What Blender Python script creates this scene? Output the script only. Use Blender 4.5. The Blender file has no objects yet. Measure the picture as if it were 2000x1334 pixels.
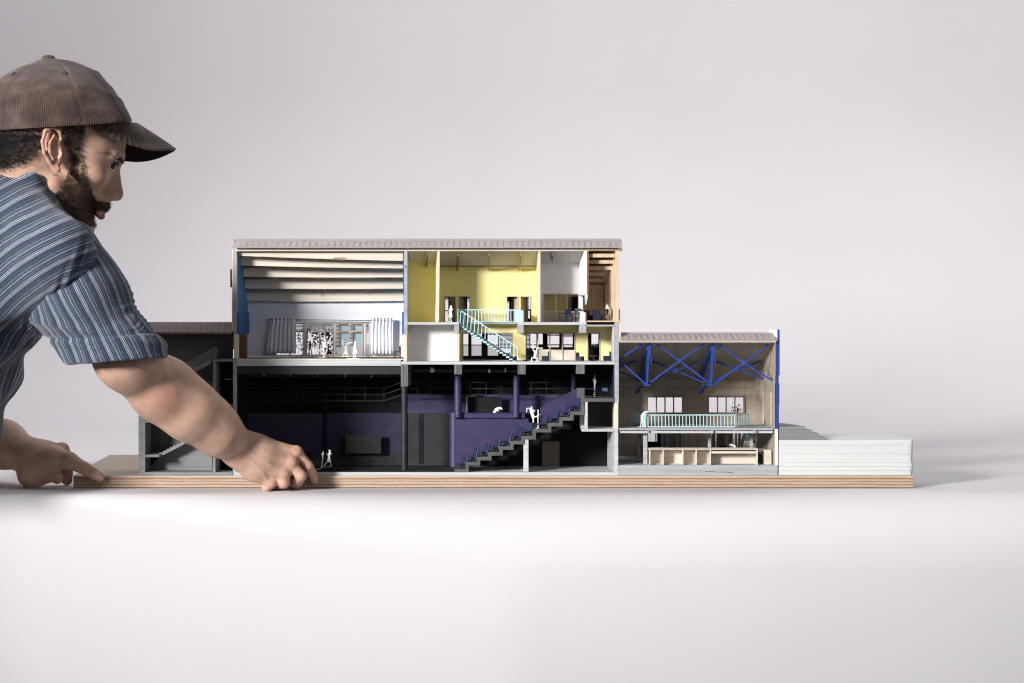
import bpy, bmesh, math, random
import numpy as np
from mathutils import Vector, Matrix
random.seed(7); rng = np.random.default_rng(7)
SC = bpy.context.scene
COL = SC.collection
# ------------------------------------------------------------------ measuring: photo units to metres
U = 0.0008           # metres per photo unit on the cut plane (y = 0)
HZ = 600.0           # eye level in photo units
D = 3.0              # camera distance to the cut plane
ZE = (953.5 - HZ) * U   # eye height above the table
def X(px, y=0.0): return (px - 1000.0) * U * (1 + y / D)
def Z(py, y=0.0): return ZE + (HZ - py) * U * (1 + y / D)
def P(px, py, y=0.0): return Vector((X(px, y), y, Z(py, y)))
def S(n, y=0.0): return n * U * (1 + y / D)
def topx(v):                       # back to photo units (for masks of stripes and hair)
    s = U * (1 + v[1] / D)
    return 1000 + v[0] / s, HZ - (v[2] - ZE) / s
# ------------------------------------------------------------------ camera, world, lamps, exposure
cam = bpy.data.cameras.new('camera'); camo = bpy.data.objects.new('camera', cam); COL.objects.link(camo)
camo.location = (0, -D, ZE); camo.rotation_euler = (math.pi / 2, 0, 0)
cam.lens = 36 * D / (2000 * U); cam.sensor_width = 36; cam.shift_y = -(667 - HZ) / 2000
cam.clip_start = 0.05; cam.clip_end = 60
SC.camera = camo
w = bpy.data.worlds.new('World'); SC.world = w; w.use_nodes = True
w.node_tree.nodes['Background'].inputs[0].default_value = (0.93, 0.94, 1.0, 1)
w.node_tree.nodes['Background'].inputs[1].default_value = 0.07
def area(name, loc, target, power, sx, sy, col=(1, 1, 1), spread=180):
    l = bpy.data.lights.new(name, 'AREA'); l.shape = 'RECTANGLE'; l.size = sx; l.size_y = sy
    l.energy = power; l.color = col; l.spread = math.radians(spread)
    o = bpy.data.objects.new(name, l); COL.objects.link(o); o.location = loc
    o.rotation_euler = (Vector(target) - Vector(loc)).to_track_quat('-Z', 'Y').to_euler()
    return o
area('studio_key_lamp', (-3.85, -4.36, 1.75), (0.05, 0.0, 0.25), 38, 1.0, 1.0, (1, 0.975, 0.95), 45)
area('studio_backdrop_lamp', (-0.25, 1.0, 3.3), (-0.2, 2.3, 0.6), 84, 5.0, 0.8, (1, 0.972, 1))
area('studio_fill_lamp', (1.5, -2.3, 1.0), (0.1, 0, 0.2), 10, 1.6, 1.2, (0.98, 0.98, 1))
SC.view_settings.view_transform = 'Standard'; SC.view_settings.look = 'None'
SC.view_settings.exposure = 0.0; SC.view_settings.gamma = 1.0; SC.view_settings.use_curve_mapping = False
SC.render.engine = 'CYCLES'
SC.cycles.filter_width = 1.15
SC.cycles.use_denoising = True
SC.cycles.max_bounces = 8; SC.cycles.diffuse_bounces = 5
# ------------------------------------------------------------------ materials
def nt(name):
    m = bpy.data.materials.new(name); m.use_nodes = True
    t = m.node_tree; b = t.nodes['Principled BSDF']
    return m, t, b
def rampn(t, src, stops):
    r = t.nodes.new('ShaderNodeValToRGB'); e = r.color_ramp.elements
    while len(e) < len(stops): e.new(0.5)
    for i, (p, c) in enumerate(stops): e[i].position = p; e[i].color = (*c, 1)
    t.links.new(src, r.inputs[0]); return r
def noise(t, scale, detail=4, vec=None, dist=0.0, rough=0.55):
    n = t.nodes.new('ShaderNodeTexNoise'); n.inputs['Scale'].default_value = scale
    n.inputs['Detail'].default_value = detail; n.inputs['Distortion'].default_value = dist; n.inputs['Roughness'].default_value = rough
    if vec: t.links.new(vec, n.inputs['Vector'])
    return n
def coords(t, scale=(1, 1, 1), rot=(0, 0, 0)):
    tc = t.nodes.new('ShaderNodeTexCoord'); mp = t.nodes.new('ShaderNodeMapping')
    mp.inputs['Scale'].default_value = scale; mp.inputs['Rotation'].default_value = rot
    t.links.new(tc.outputs['Object'], mp.inputs['Vector']); return mp.outputs[0]
def bump(t, b, src, strength, dist=0.0005):
    n = t.nodes.new('ShaderNodeBump'); n.inputs['Strength'].default_value = strength; n.inputs['Distance'].default_value = dist
    t.links.new(src, n.inputs['Height']); t.links.new(n.outputs[0], b.inputs['Normal']); return n
def card(name, c, rough=0.8, var=0.18, stretch=(40, 40, 40), bs=0.25, fine=500, spec=0.3):
    """painted card or board: soft mottling, brush streaks and a fine tooth"""
    m, t, b = nt(name)
    n = noise(t, 1.0, 6, coords(t, stretch))
    lo = tuple(x * (1 - var) for x in c); hi = tuple(min(1, x * (1 + var)) for x in c)
    r = rampn(t, n.outputs['Fac'], [(0.3, lo), (0.7, hi)])
    t.links.new(r.outputs[0], b.inputs['Base Color'])
    f = noise(t, fine, 3, coords(t)); bump(t, b, f.outputs['Fac'], bs)
    b.inputs['Roughness'].default_value = rough; b.inputs['Specular IOR Level'].default_value = spec
    return m
def wood(name, c0, c1, stretch=(8, 60, 300), rough=0.65, var=0.0, bs=0.2):
    m, t, b = nt(name)
    v = coords(t, stretch)
    n = noise(t, 1.0, 6, v, 0.6); n2 = noise(t, 3.0, 4, v)
    mx = t.nodes.new('ShaderNodeMath'); mx.operation = 'MULTIPLY_ADD'; mx.inputs[1].default_value = 0.4
    t.links.new(n2.outputs['Fac'], mx.inputs[0]); t.links.new(n.outputs['Fac'], mx.inputs[2])
    r = rampn(t, mx.outputs[0], [(0.45, c0), (0.9, c1)])
    t.links.new(r.outputs[0], b.inputs['Base Color']); b.inputs['Roughness'].default_value = rough
    bump(t, b, n2.outputs['Fac'], bs); return m
M = {}
M['grey'] = card('grey_painted_card', (0.40, 0.405, 0.42), var=0.16, stretch=(14, 60, 160), fine=700)
M['greyL'] = card('pale_grey_painted_card', (0.54, 0.545, 0.565), var=0.14, stretch=(10, 60, 260), fine=700)
M['greyD'] = card('charcoal_card', (0.092, 0.093, 0.096), var=0.15, fine=800)
M['greyM'] = card('mid_grey_card', (0.175, 0.178, 0.183), var=0.14, fine=800)
M['greyS'] = card('shaded_grey_card', (0.24, 0.243, 0.25), var=0.16, stretch=(14, 60, 160), fine=700)  # stair wing grey, darkened in the paint to stand for its shade
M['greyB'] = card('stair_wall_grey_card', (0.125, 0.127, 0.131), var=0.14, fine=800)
M['step'] = card('dark_grey_step_card', (0.105, 0.105, 0.108), var=0.3, stretch=(50, 50, 50), fine=600)
M['beam'] = card('grey_streaked_beam_paint', (0.14, 0.142, 0.15), var=0.5, stretch=(420, 420, 12), bs=0.5)
M['black'] = card('black_paint', (0.0095, 0.0095, 0.011), rough=0.75, var=0.3, fine=500, bs=0.3, spec=0.2)
M['blackS'] = card('satin_black_card', (0.024, 0.025, 0.028), rough=0.45, var=0.3, fine=900, bs=0.3, spec=0.4)
M['soot'] = card('worn_black_floor_card', (0.03, 0.031, 0.034), rough=0.7, var=0.5, stretch=(60, 60, 60), fine=420, bs=0.8)
M['frameblack'] = card('black_card_frame', (0.012, 0.010, 0.009), rough=0.7)
M['white'] = card('white_painted_card', (0.80, 0.80, 0.80), var=0.03, fine=600, bs=0.15)
M['wall'] = card('off_white_wall_paint', (0.73, 0.745, 0.80), var=0.03, fine=600, bs=0.15)
M['greywall'] = card('warm_white_wall_paint', (0.70, 0.685, 0.68), var=0.03, fine=600, bs=0.15)
M['yellow'] = card('yellow_wall_paint', (0.83, 0.745, 0.355), var=0.05, stretch=(20, 20, 20), fine=600, bs=0.15)
M['blue'] = card('blue_wall_paint', (0.105, 0.245, 0.455), var=0.15, stretch=(20, 20, 30), fine=500, bs=0.3)
M['blueD'] = card('deep_blue_panel_paint', (0.055, 0.14, 0.33), var=0.15, fine=500, bs=0.3)
M['cobalt'] = card('cobalt_blue_paint', (0.026, 0.058, 0.26), rough=0.5, var=0.18, stretch=(60, 60, 60), fine=500, bs=0.35)
M['navy'] = card('navy_plastic', (0.017, 0.021, 0.044), rough=0.5, var=0.25, fine=700, bs=0.4)
M['seat'] = card('ribbed_navy_plastic', (0.024, 0.032, 0.085), rough=0.38, var=0.3, fine=900, bs=0.6, spec=0.5)
M['aqua'] = card('pale_aqua_plastic', (0.50, 0.70, 0.75), rough=0.5, var=0.1, fine=700, bs=0.3)
M['paper'] = card('white_cut_paper', (0.86, 0.86, 0.85), var=0.02, fine=900, bs=0.1)
M['gpaper'] = card('grey_cut_paper', (0.40, 0.40, 0.41), var=0.02, fine=900, bs=0.1)
M['balsa'] = wood('balsa_wood', (0.60, 0.53, 0.44), (0.74, 0.675, 0.585), (10, 40, 160))
M['ply'] = wood('pale_plywood_sheet', (0.315, 0.27, 0.21), (0.43, 0.375, 0.305), (12, 12, 60))
M['cream'] = wood('cream_wood_edge', (0.64, 0.56, 0.44), (0.78, 0.71, 0.60), (30, 30, 20))
M['pine'] = wood('orange_pine', (0.56, 0.405, 0.26), (0.75, 0.575, 0.40), (120, 120, 14))
M['pineD'] = wood('dark_pine_slat', (0.26, 0.14, 0.055), (0.38, 0.22, 0.10), (14, 60, 200))
M['walnut'] = wood('brown_wood', (0.10, 0.05, 0.028), (0.20, 0.115, 0.065), (60, 60, 60))
M['mdf'] = card('brown_fibreboard', (0.095, 0.055, 0.034), var=0.2)
M['frame'] = wood('pale_frame_wood', (0.46, 0.36, 0.27), (0.60, 0.49, 0.385), (60, 60, 60))
M['roof'] = card('mauve_grey_roof_card', (0.37, 0.335, 0.335), var=0.10, stretch=(10, 60, 60), fine=400, bs=0.4)
M['roofB'] = card('brown_grey_roof_card', (0.235, 0.20, 0.18), var=0.12, stretch=(10, 60, 60), fine=400, bs=0.4)
M['brickedge'] = card('rust_red_edge_paint', (0.26, 0.11, 0.06), var=0.3)
M['blind'] = card('pale_blue_blind', (0.36, 0.52, 0.60), var=0.06)
M['foam'] = card('white_foamboard_layers', (0.67, 0.68, 0.675), var=0.05, stretch=(6, 20, 220), fine=500, bs=0.3)
M['block'] = card('grey_foamboard_layers', (0.25, 0.25, 0.255), var=0.10, stretch=(6, 20, 160), fine=500, bs=0.3)
M['eye'] = None
def purple(name, bricks, g=1.0):
    m, t, b = nt(name)
    n = noise(t, 60, 5, coords(t))
    r = rampn(t, n.outputs['Fac'], [(0.3, (0.025 * g, 0.020 * g, 0.066 * g)), (0.7, (0.040 * g, 0.030 * g, 0.088 * g))])
    if bricks:
        br = t.nodes.new('ShaderNodeTexBrick'); mp = coords(t, (1, 1, 1), (math.pi / 2, math.pi / 2, 0))
        t.links.new(mp, br.inputs['Vector'])
        br.inputs['Scale'].default_value = 1.0; br.inputs['Brick Width'].default_value = 0.0185
        br.inputs['Row Height'].default_value = 0.0092; br.inputs['Mortar Size'].default_value = 0.0004
        mx = t.nodes.new('ShaderNodeMix'); mx.data_type = 'RGBA'
        t.links.new(br.outputs['Fac'], mx.inputs[0]); t.links.new(r.outputs[0], mx.inputs[6]); mx.inputs[7].default_value = (0.018, 0.013, 0.045, 1)
        t.links.new(mx.outputs[2], b.inputs['Base Color'])
    else:
        t.links.new(r.outputs[0], b.inputs['Base Color'])
    f = noise(t, 420, 4, coords(t, (1, 1, 2.2))); bump(t, b, f.outputs['Fac'], 0.75, 0.0006)
    b.inputs['Roughness'].default_value = 0.42; b.inputs['Specular IOR Level'].default_value = 0.5
    return m
M['brick'] = purple('purple_scored_brick_paint', True, .8)
M['purple'] = purple('lit_purple_gloss_paint', False, 1.3)  # same purple as the bricks, brightened in colour for the lit balcony
def fabric_curtain():
    m, t, b = nt('white_curtain_cloth')
    b.inputs['Base Color'].default_value = (0.72, 0.72, 0.80, 1); b.inputs['Roughness'].default_value = 0.9
    bump(t, b, noise(t, 900, 2, coords(t)).outputs['Fac'], 0.4)
    return m
M['curtain'] = fabric_curtain()
def plyedge():
    m, t, b = nt('plywood_board')
    tc = t.nodes.new('ShaderNodeTexCoord'); sp = t.nodes.new('ShaderNodeSeparateXYZ'); t.links.new(tc.outputs['Object'], sp.inputs[0])
    nb = noise(t, 1.0, 5, coords(t, (14, 14, 160)))
    zz = t.nodes.new('ShaderNodeMath'); zz.operation = 'MULTIPLY_ADD'; zz.inputs[1].default_value = 1 / 0.0196
    sc = t.nodes.new('ShaderNodeMath'); sc.operation = 'MULTIPLY'; sc.inputs[1].default_value = 0.22
    t.links.new(nb.outputs['Fac'], sc.inputs[0]); t.links.new(sp.outputs[2], zz.inputs[0]); t.links.new(sc.outputs[0], zz.inputs[2])
    dk, md, lt = (0.20, 0.11, 0.06), (0.37, 0.225, 0.13), (0.53, 0.355, 0.225)
    r = rampn(t, zz.outputs[0], [(0.10, dk), (0.19, md), (0.29, lt), (0.36, md), (0.40, dk), (0.45, md), (0.54, lt), (0.62, md), (0.67, dk), (0.72, lt), (0.82, md), (0.88, dk), (0.94, md), (1.0, lt)])
    n2 = noise(t, 1.0, 4, coords(t, (260, 260, 900)))
    mx = t.nodes.new('ShaderNodeMix'); mx.data_type = 'RGBA'; mx.blend_type = 'OVERLAY'; mx.inputs[0].default_value = 0.55
    t.links.new(r.outputs[0], mx.inputs[6]); t.links.new(n2.outputs['Color'], mx.inputs[7])
    hs = t.nodes.new('ShaderNodeHueSaturation'); hs.inputs['Saturation'].default_value = 0.78; hs.inputs['Value'].default_value = 1.05
    t.links.new(mx.outputs[2], hs.inputs['Color'])
    # top face: pale veneer
    g = noise(t, 1.0, 6, coords(t, (6, 90, 1)), 0.5)
    tr = rampn(t, g.outputs['Fac'], [(0.3, (0.40, 0.33, 0.255)), (0.7, (0.56, 0.485, 0.40))])
    geo = t.nodes.new('ShaderNodeNewGeometry'); s2 = t.nodes.new('ShaderNodeSeparateXYZ'); t.links.new(geo.outputs['True Normal'], s2.inputs[0])
    gt = t.nodes.new('ShaderNodeMath'); gt.operation = 'GREATER_THAN'; gt.inputs[1].default_value = 0.7; t.links.new(s2.outputs[2], gt.inputs[0])
    m2 = t.nodes.new('ShaderNodeMix'); m2.data_type = 'RGBA'
    t.links.new(gt.outputs[0], m2.inputs[0]); t.links.new(hs.outputs[0], m2.inputs[6]); t.links.new(tr.outputs[0], m2.inputs[7])
    t.links.new(m2.outputs[2], b.inputs['Base Color']); b.inputs['Roughness'].default_value = 0.7
    bump(t, b, n2.outputs['Fac'], 0.5); return m
M['plyedge'] = plyedge()
def sheet():
    m, t, b = nt('white_seamless_paper')
    n = noise(t, 2.0, 3, coords(t))
    r = rampn(t, n.outputs['Fac'], [(0.3, (0.665, 0.650, 0.668)), (0.7, (0.695, 0.680, 0.698))])
    t.links.new(r.outputs[0], b.inputs['Base Color']); b.inputs['Roughness'].default_value = 0.75
    b.inputs['Specular IOR Level'].default_value = 0.2
    bump(t, b, noise(t, 350, 3, coords(t)).outputs['Fac'], 0.08); return m
M['sheet'] = sheet()
# ------------------------------------------------------------------ mesh helpers
class MB:
    def __init__(s): s.v = []; s.f = []
    def add(s, vs, fs):
        o = len(s.v); s.v += [tuple(v) for v in vs]; s.f += [tuple(i + o for i in f) for f in fs]; return s
    def hexa(s, a):                      # eight corners: four of the near face, four of the far face, same order
        return s.add(a, [(0, 1, 2, 3), (7, 6, 5, 4), (0, 4, 5, 1), (1, 5, 6, 2), (2, 6, 7, 3), (3, 7, 4, 0)])
    def box(s, p0, p1, q0, q1, y0, y1, yr=None):
        """photo-unit rectangle p0..p1, q0(top)..q1(bottom) measured at depth yr (default y0), running from y0 to y1"""
        yr = y0 if yr is None else yr
        x0, x1, z1, z0 = X(p0, yr), X(p1, yr), Z(q0, yr), Z(q1, yr)
        return s.hexa([(x0, y0, z0), (x1, y0, z0), (x1, y0, z1), (x0, y0, z1), (x0, y1, z0), (x1, y1, z0), (x1, y1, z1), (x0, y1, z1)])
    def xbox(s, x0, x1, y0, y1, z0, z1):
        return s.hexa([(x0, y0, z0), (x1, y0, z0), (x1, y0, z1), (x0, y0, z1), (x0, y1, z0), (x1, y1, z0), (x1, y1, z1), (x0, y1, z1)])
    def prism(s, pts, y0, y1, yr=None):
        """polygon in photo units, extruded straight back"""
        yr = y0 if yr is None else yr; n = len(pts)
        a = [(X(p, yr), y0, Z(q, yr)) for p, q in pts]; b = [(x, y1, z) for x, _, z in a]
        return s.add(a + b, [tuple(range(n)), tuple(range(2 * n - 1, n - 1, -1))] + [(i, i + n, (i + 1) % n + n, (i + 1) % n) for i in range(n)])
    def bar(s, a, b, w, h=None, up=None):
        a, b = Vector(a), Vector(b); d = (b - a).normalized(); h = h or w
        u = Vector(up) if up else (Vector((0, 1, 0)) if abs(d.y) < 0.9 else Vector((0, 0, 1)))
        e = d.cross(u).normalized(); u = e.cross(d).normalized()
        c = [(-1, -1), (1, -1), (1, 1), (-1, 1)]
        return s.hexa([a + e * (w / 2 * i) + u * (h / 2 * j) for i, j in c] + [b + e * (w / 2 * i) + u * (h / 2 * j) for i, j in c])
    def cyl(s, a, b, r, n=20, r2=None):
        a, b = Vector(a), Vector(b); d = (b - a).normalized(); r2 = r if r2 is None else r2
        e = d.orthogonal().normalized(); u = d.cross(e)
        ring = [e * math.cos(2 * math.pi * i / n) + u * math.sin(2 * math.pi * i / n) for i in range(n)]
        return s.add([a + q * r for q in ring] + [b + q * r2 for q in ring],
                     [tuple(range(n - 1, -1, -1)), tuple(range(n, 2 * n))] + [(i, (i + 1) % n, (i + 1) % n + n, i + n) for i in range(n)])
    def holes(s, p0, p1, q0, q1, hs, y0, y1):
        """board with rectangular openings"""
        xs = sorted({p0, p1, *[h[0] for h in hs], *[h[1] for h in hs]}); qs = sorted({q0, q1, *[h[2] for h in hs], *[h[3] for h in hs]})
        xs = [x for x in xs if p0 <= x <= p1]; qs = [q for q in qs if q0 <= q <= q1]
        for a, b in zip(xs, xs[1:]):
            run = None
            for c, d in zip(qs, qs[1:]):
                cx, cq = (a + b) / 2, (c + d) / 2
                if any(h[0] < cx < h[1] and h[2] < cq < h[3] for h in hs):
                    if run: s.box(a, b, run[0], run[1], y0, y1); run = None
                else: run = (run[0], d) if run else (c, d)
            if run: s.box(a, b, run[0], run[1], y0, y1)
        return s
    def build(s, name, m, parent=None, smooth=False, bev=0.0):
        me = bpy.data.meshes.new(name); me.from_pydata(s.v, [], s.f)
        bm = bmesh.new(); bm.from_mesh(me); bmesh.ops.recalc_face_normals(bm, faces=bm.faces)
        if bev:
            bmesh.ops.bevel(bm, geom=list(bm.edges), offset=bev, segments=1, affect='EDGES', profile=0.7, clamp_overlap=True)
        bm.to_mesh(me); bm.free()
        me.materials.append(M[m] if isinstance(m, str) else m)
        if smooth:
            me.polygons.foreach_set('use_smooth', [True] * len(me.polygons))
            try: me.set_sharp_from_angle(angle=math.radians(40))
            except Exception: pass
        o = bpy.data.objects.new(name, me); COL.objects.link(o)
        if parent: attach(o, parent)
        return o
def attach(o, parent):
    """parts are modelled in world metres; the inverse keeps them where they were built"""
    o.parent = parent; o.matrix_parent_inverse = world_of(parent).inverted(); return o
def world_of(o):
    m = Matrix.Translation(o.location) @ o.rotation_euler.to_matrix().to_4x4()
    return m if o.parent is None else world_of(o.parent) @ o.matrix_parent_inverse @ m
def tag(o, label, cat, group=None, kind=None):
    o['label'] = label; o['category'] = cat
    if group: o['group'] = group
    if kind: o['kind'] = kind
    return o
def thing(name, label, cat, loc, group=None):
    o = bpy.data.objects.new(name, None); COL.objects.link(o); o.location = loc; o.empty_display_size = 0.01
    return tag(o, label, cat, group)
# ------------------------------------------------------------------ setting: white paper over the table, sweeping up behind
def build_sheet():
    cols = np.linspace(-2600, 4800, 149); vs = []; fs = []
    yb, R = 1.6, 0.9
    prof_n = None
    for px in cols:
        k = math.exp(-((px - 1040) / 330.0) ** 2)
        ye = -0.094 + 0.045 * min(max((px - 100) / 900, 0), 1)
        r = 0.008 + 0.10 * min(max((px - 60) / 940, 0), 1)
        pr = []
        for a in np.linspace(0, 1, 10): zz = -0.95 + a * (0.95 - r); pr.append((ye - r + 0.28 * max(0, -zz - r) ** 1.7, zz))
        for a in np.linspace(0, math.pi / 2, 12)[1:]: pr.append((ye - r * math.cos(a), -r + r * math.sin(a)))
        for a in np.linspace(0, 1, 24)[1:]:
            yy = ye + a * (yb - ye); pr.append((yy, 0.0008 * math.sin(px * 0.006 + yy * 9) * 0))
        for a in np.linspace(0, math.pi / 2, 16)[1:]: pr.append((yb + R * math.sin(a), R - R * math.cos(a)))
        pr.append((yb + R, 4.0)); prof_n = len(pr)
        for y, z in pr: vs.append(((px - 1000) * U, y, z))
    for i in range(len(cols) - 1):
        for j in range(prof_n - 1):
            a = i * prof_n + j; fs.append((a, a + prof_n, a + prof_n + 1, a + 1))
    b = MB(); b.v = vs; b.f = fs
    o = b.build('backdrop', 'sheet', smooth=True); o['kind'] = 'structure'
    return o
build_sheet()
# ------------------------------------------------------------------ plywood baseboard
ZB = Z(929.0)                                         # top of the board
def build_base():
    z0, z1 = 0.0008, ZB; yb = 0.427
    fl, fr, bl, br = X(143), X(1785), X(213, yb), X(1785) + 0.0
    b = MB().hexa([(fl, 0, z0), (fr, 0, z0), (fr, 0, z1), (fl, 0, z1), (bl, yb, z0), (br, yb, z0), (br, yb, z1), (bl, yb, z1)])
    o = b.build('plywood_baseboard', 'plyedge', bev=0.0006)
    tag(o, 'long plywood baseboard with striped layered edge under the whole model', 'board')
build_base()
F = 0.004                                             # front of the cut, just behind the board edge
# ------------------------------------------------------------------ main block of the model
main = thing('theatre_model', 'tall middle block of the sectional model with blue hall, yellow rooms and black theatre', 'architectural model', (X(830), 0.08, ZB))
def part(b, name, m, par=None, smooth=False, label=None, bev=0.0):
    o = b.build(name, m, par or main, smooth, bev)
    if label: o['label'] = label
    return o
YH, YY, YA = 0.125, 0.08, 0.128                        # depths of hall, yellow rooms, theatre
# floors and slabs
b = MB().box(456, 1207.6, 922.2, 928.6, F, 0.22); part(b, 'ground_slab', 'greyL')
b = MB().box(463.5, 887, 921.2, 921.9, F + .001, YA); part(b, 'stage_floor', 'soot')
b = MB().box(463.3, 783, 703.2, 714.6, F - .001, YH + .012)
part(b, 'hall_slab', 'greyL', bev=.0004)
b = MB().box(463, 788.5, 700.6, 703, F - .0005, F + .004); part(b, 'floor_edging', 'cream')
b = MB().box(466, 788, 701.2, 703, F + .0042, YH); part(b, 'hall_floor', 'soot')
b = MB().box(463.4, 783.5, 714.8, 731, F + .002, F + .012); part(b, 'downstand_beam', 'blackS')
b = MB().box(783.5, 1201, 706.2, 712, F - .0005, YY + .07); part(b, 'foyer_slab', 'greyL', bev=.0003)
part(MB().box(796, 896.5, 629.3, 634.2, F, YY), 'gallery_slab', 'greyL', bev=.0003); part(MB().box(1012, 1146, 629.3, 634.6, F, YY), 'gallery_slab', 'greyL', bev=.0003)
b = MB().box(896.8, 1011.8, 629.5, 633.2, 0.056, YY + .0); part(b, 'landing_slab', 'grey')
for p0, p1, q1 in ((887, 896.6, 651), (1010, 1023, 651.2), (1131.5, 1145.6, 650.4)): part(MB().box(p0, p1, 634.8, q1, F - .001, YY), 'gallery_beam', 'grey', bev=.0003)
# left end wall
b = MB()
xa0, xb0, xb1 = X(456), X(463), X(484, YH)
def slant(mb, pf0, pf1, pb0, pb1, q0, q1, y0, y1):
    """wall running back whose two faces go from pf (front) to pb (back), heights in photo units at the front"""
    z0, z1 = Z(q1), Z(q0)
    return mb.hexa([(X(pf0), y0, z0), (X(pf1), y0, z0), (X(pf1), y0, z1), (X(pf0), y0, z1),
                    (X(pb0, y1), y1, z0), (X(pb1, y1), y1, z0), (X(pb1, y1), y1, z1), (X(pb0, y1), y1, z1)])
part(MB().box(456.2, 463, 486.5, 652, F, F + .010), 'end_wall', 'grey', bev=.0003)
part(MB().box(453, 456, 485.5, 647, F, 0.17), 'outer_cladding', 'cream')
w_ = MB(); slant(w_, 456.2, 463.2, 474, 484, 487, 652, F + .0102, YH)
part(w_, 'side_wall_panel', 'blue', label='blue painted end wall of the hall')
w_ = MB(); slant(w_, 463.4, 465.5, 484.3, 487, 611, 655, F + .001, YH * .97); part(w_, 'wall_pelmet', 'blueD')
part(MB().box(449.5, 452.8, 526, 561, .02, .028), 'wall_light', 'navy', bev=.0006)
part(MB().box(457, 465.5, 652.2, 700.4, F, F + .009), 'timber_pier', 'cream')
part(MB().box(463.5, 478.6, 653, 700.8, .02, .024, 0).box(477.0, 479.0, 653, 700.8, .0245, .026, 0), 'side_door_panel', 'walnut')
part(MB().box(455, 462.8, 702.2, 921.8, F, YA), 'lower_end_wall', 'grey', bev=.0003)
part(MB().box(462.9, 463.6, 732, 921.2, F + .002, YA), 'black_wall_lining', 'black')
# hall back wall with windows
HW = [(538, 593.4), (596.7, 651.6), (655, 710), (713.6, 768.6)]
w_ = MB().holes(470, 800, 560, 697, [(a, c, 629.6, 694.4) for a, c in HW], YH, YH + .004)
part(w_, 'hall_back_wall', 'wall')
part(MB().box(580, 724, 624.6, 629, YH - .002, YH - .0001), 'window_cornice', 'wall')
for k, (a, c) in enumerate(HW):
    f = MB(); yf0, yf1 = YH - .0012, YH + .003
    f.box(a + .2, a + 2.0, 630, 694.2, yf0, yf1).box(c - 2.0, c - .2, 630, 694.2, yf0, yf1)
    f.box(a + 2.1, c - 2.1, 630, 632.4, yf0, yf1).box(a + 2.1, c - 2.1, 692.8, 694.2, yf0, yf1)
    m_ = (a + c) / 2
    f.box(m_ - 1.2, m_ + 1.2, 632.5, 692.7, yf0, yf1)
    f.box(a + 2.1, m_ - 1.3, 645.4, 647.8, yf0, yf1).box(m_ + 1.3, c - 2.1, 645.4, 647.8, yf0, yf1)
    win = part(f, 'window', 'frame')
    lv = MB()                                        # louvres outside
    strips = [(a + 2, a + 6.5, 632, 648), (m_ + 2, m_ + 6, 632, 648)] if k != 1 else [(a + 2, a + 5, 632, 648)]
    if k == 2: strips = [(a + 2, a + 6.5, 632, 678), (m_ + 2, m_ + 6, 632, 676)]
    if k == 0: strips = [(a + 2, c - 2, 632, 648)]
    for (s0, s1, t0, t1) in strips:
        t = t0
        while t < t1: lv.box(s0, s1, t, t + 1.5, YH + .006, YH + .0075); t += 2.6
    o = lv.build('louvre', 'frameblack', win)
    if k in (1, 2):
        bl = MB()
        for (s0, s1, t0, t1) in ([(a + 5, m_ - 1, 632.4, 645), (m_ + 1, c - 2.2, 632.4, 643.4)] if k == 1 else [(a + 6.5, m_ - 1, 632.4, 678), (m_ + 6, c - 2.2, 632.4, 674)]):
            t = t0
            while t < t1 - .3: bl.box(s0, s1, t, min(t + 1.25, t1), YH + .009, YH + .0097); t += 1.5
        bl.build('blind', 'blind', win)
    g = MB().box(a + 1, c - 1, 673.2, 674.2, YH + .011, YH + .012)
    q = a + 2
    if k >= 2:
        while q < c - 2: g.box(q, q + .5, 674.4, 694, YH + .011, YH + .0115); q += 1.5
        q = 676
        while q < 693: g.box(a + 2, c - 2, q, q + .5, YH + .0117, YH + .0122); q += 2
    g.build('balcony_rail', 'gpaper' if k >= 2 else 'mdf', win)
# curtains on a rod
def curtain(p0, p1, q0, q1, lean):
    b = MB(); n = 60; y = YH - .012; vs = []; rows = 8
    for j in range(rows + 1):
        t = j / rows
        for i in range(n + 1):
            s = i / n; px = p0 + (p1 - p0) * s + lean * t * (1 - s)
            yy = y + .0013 * math.sin(s * 2 * math.pi * 6.5) * (0.8 + .4 * t) + .0006 * math.sin(s * 41 + t * 5)
            vs.append((X(px, yy), yy, Z(q0 + (q1 - q0) * t + .5 * math.sin(s * 40.8), yy)))
    fs = [(j * (n + 1) + i, j * (n + 1) + i + 1, (j + 1) * (n + 1) + i + 1, (j + 1) * (n + 1) + i) for j in range(rows) for i in range(n)]
    b.v = vs; b.f = fs; o = part(b, 'curtain', 'curtain', smooth=True)
    md = o.modifiers.new('thickness', 'SOLIDIFY'); md.thickness = .0005
    return o
curtain(529, 578, 620.5, 690.5, -9); curtain(724.5, 768, 621, 691.5, -3)
rod = MB().cyl(P(520, 623.6, YH - .012), P(778, 626.6, YH - .012), .0007, 10)
part(rod, 'curtain_rod', 'greyM')
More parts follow.
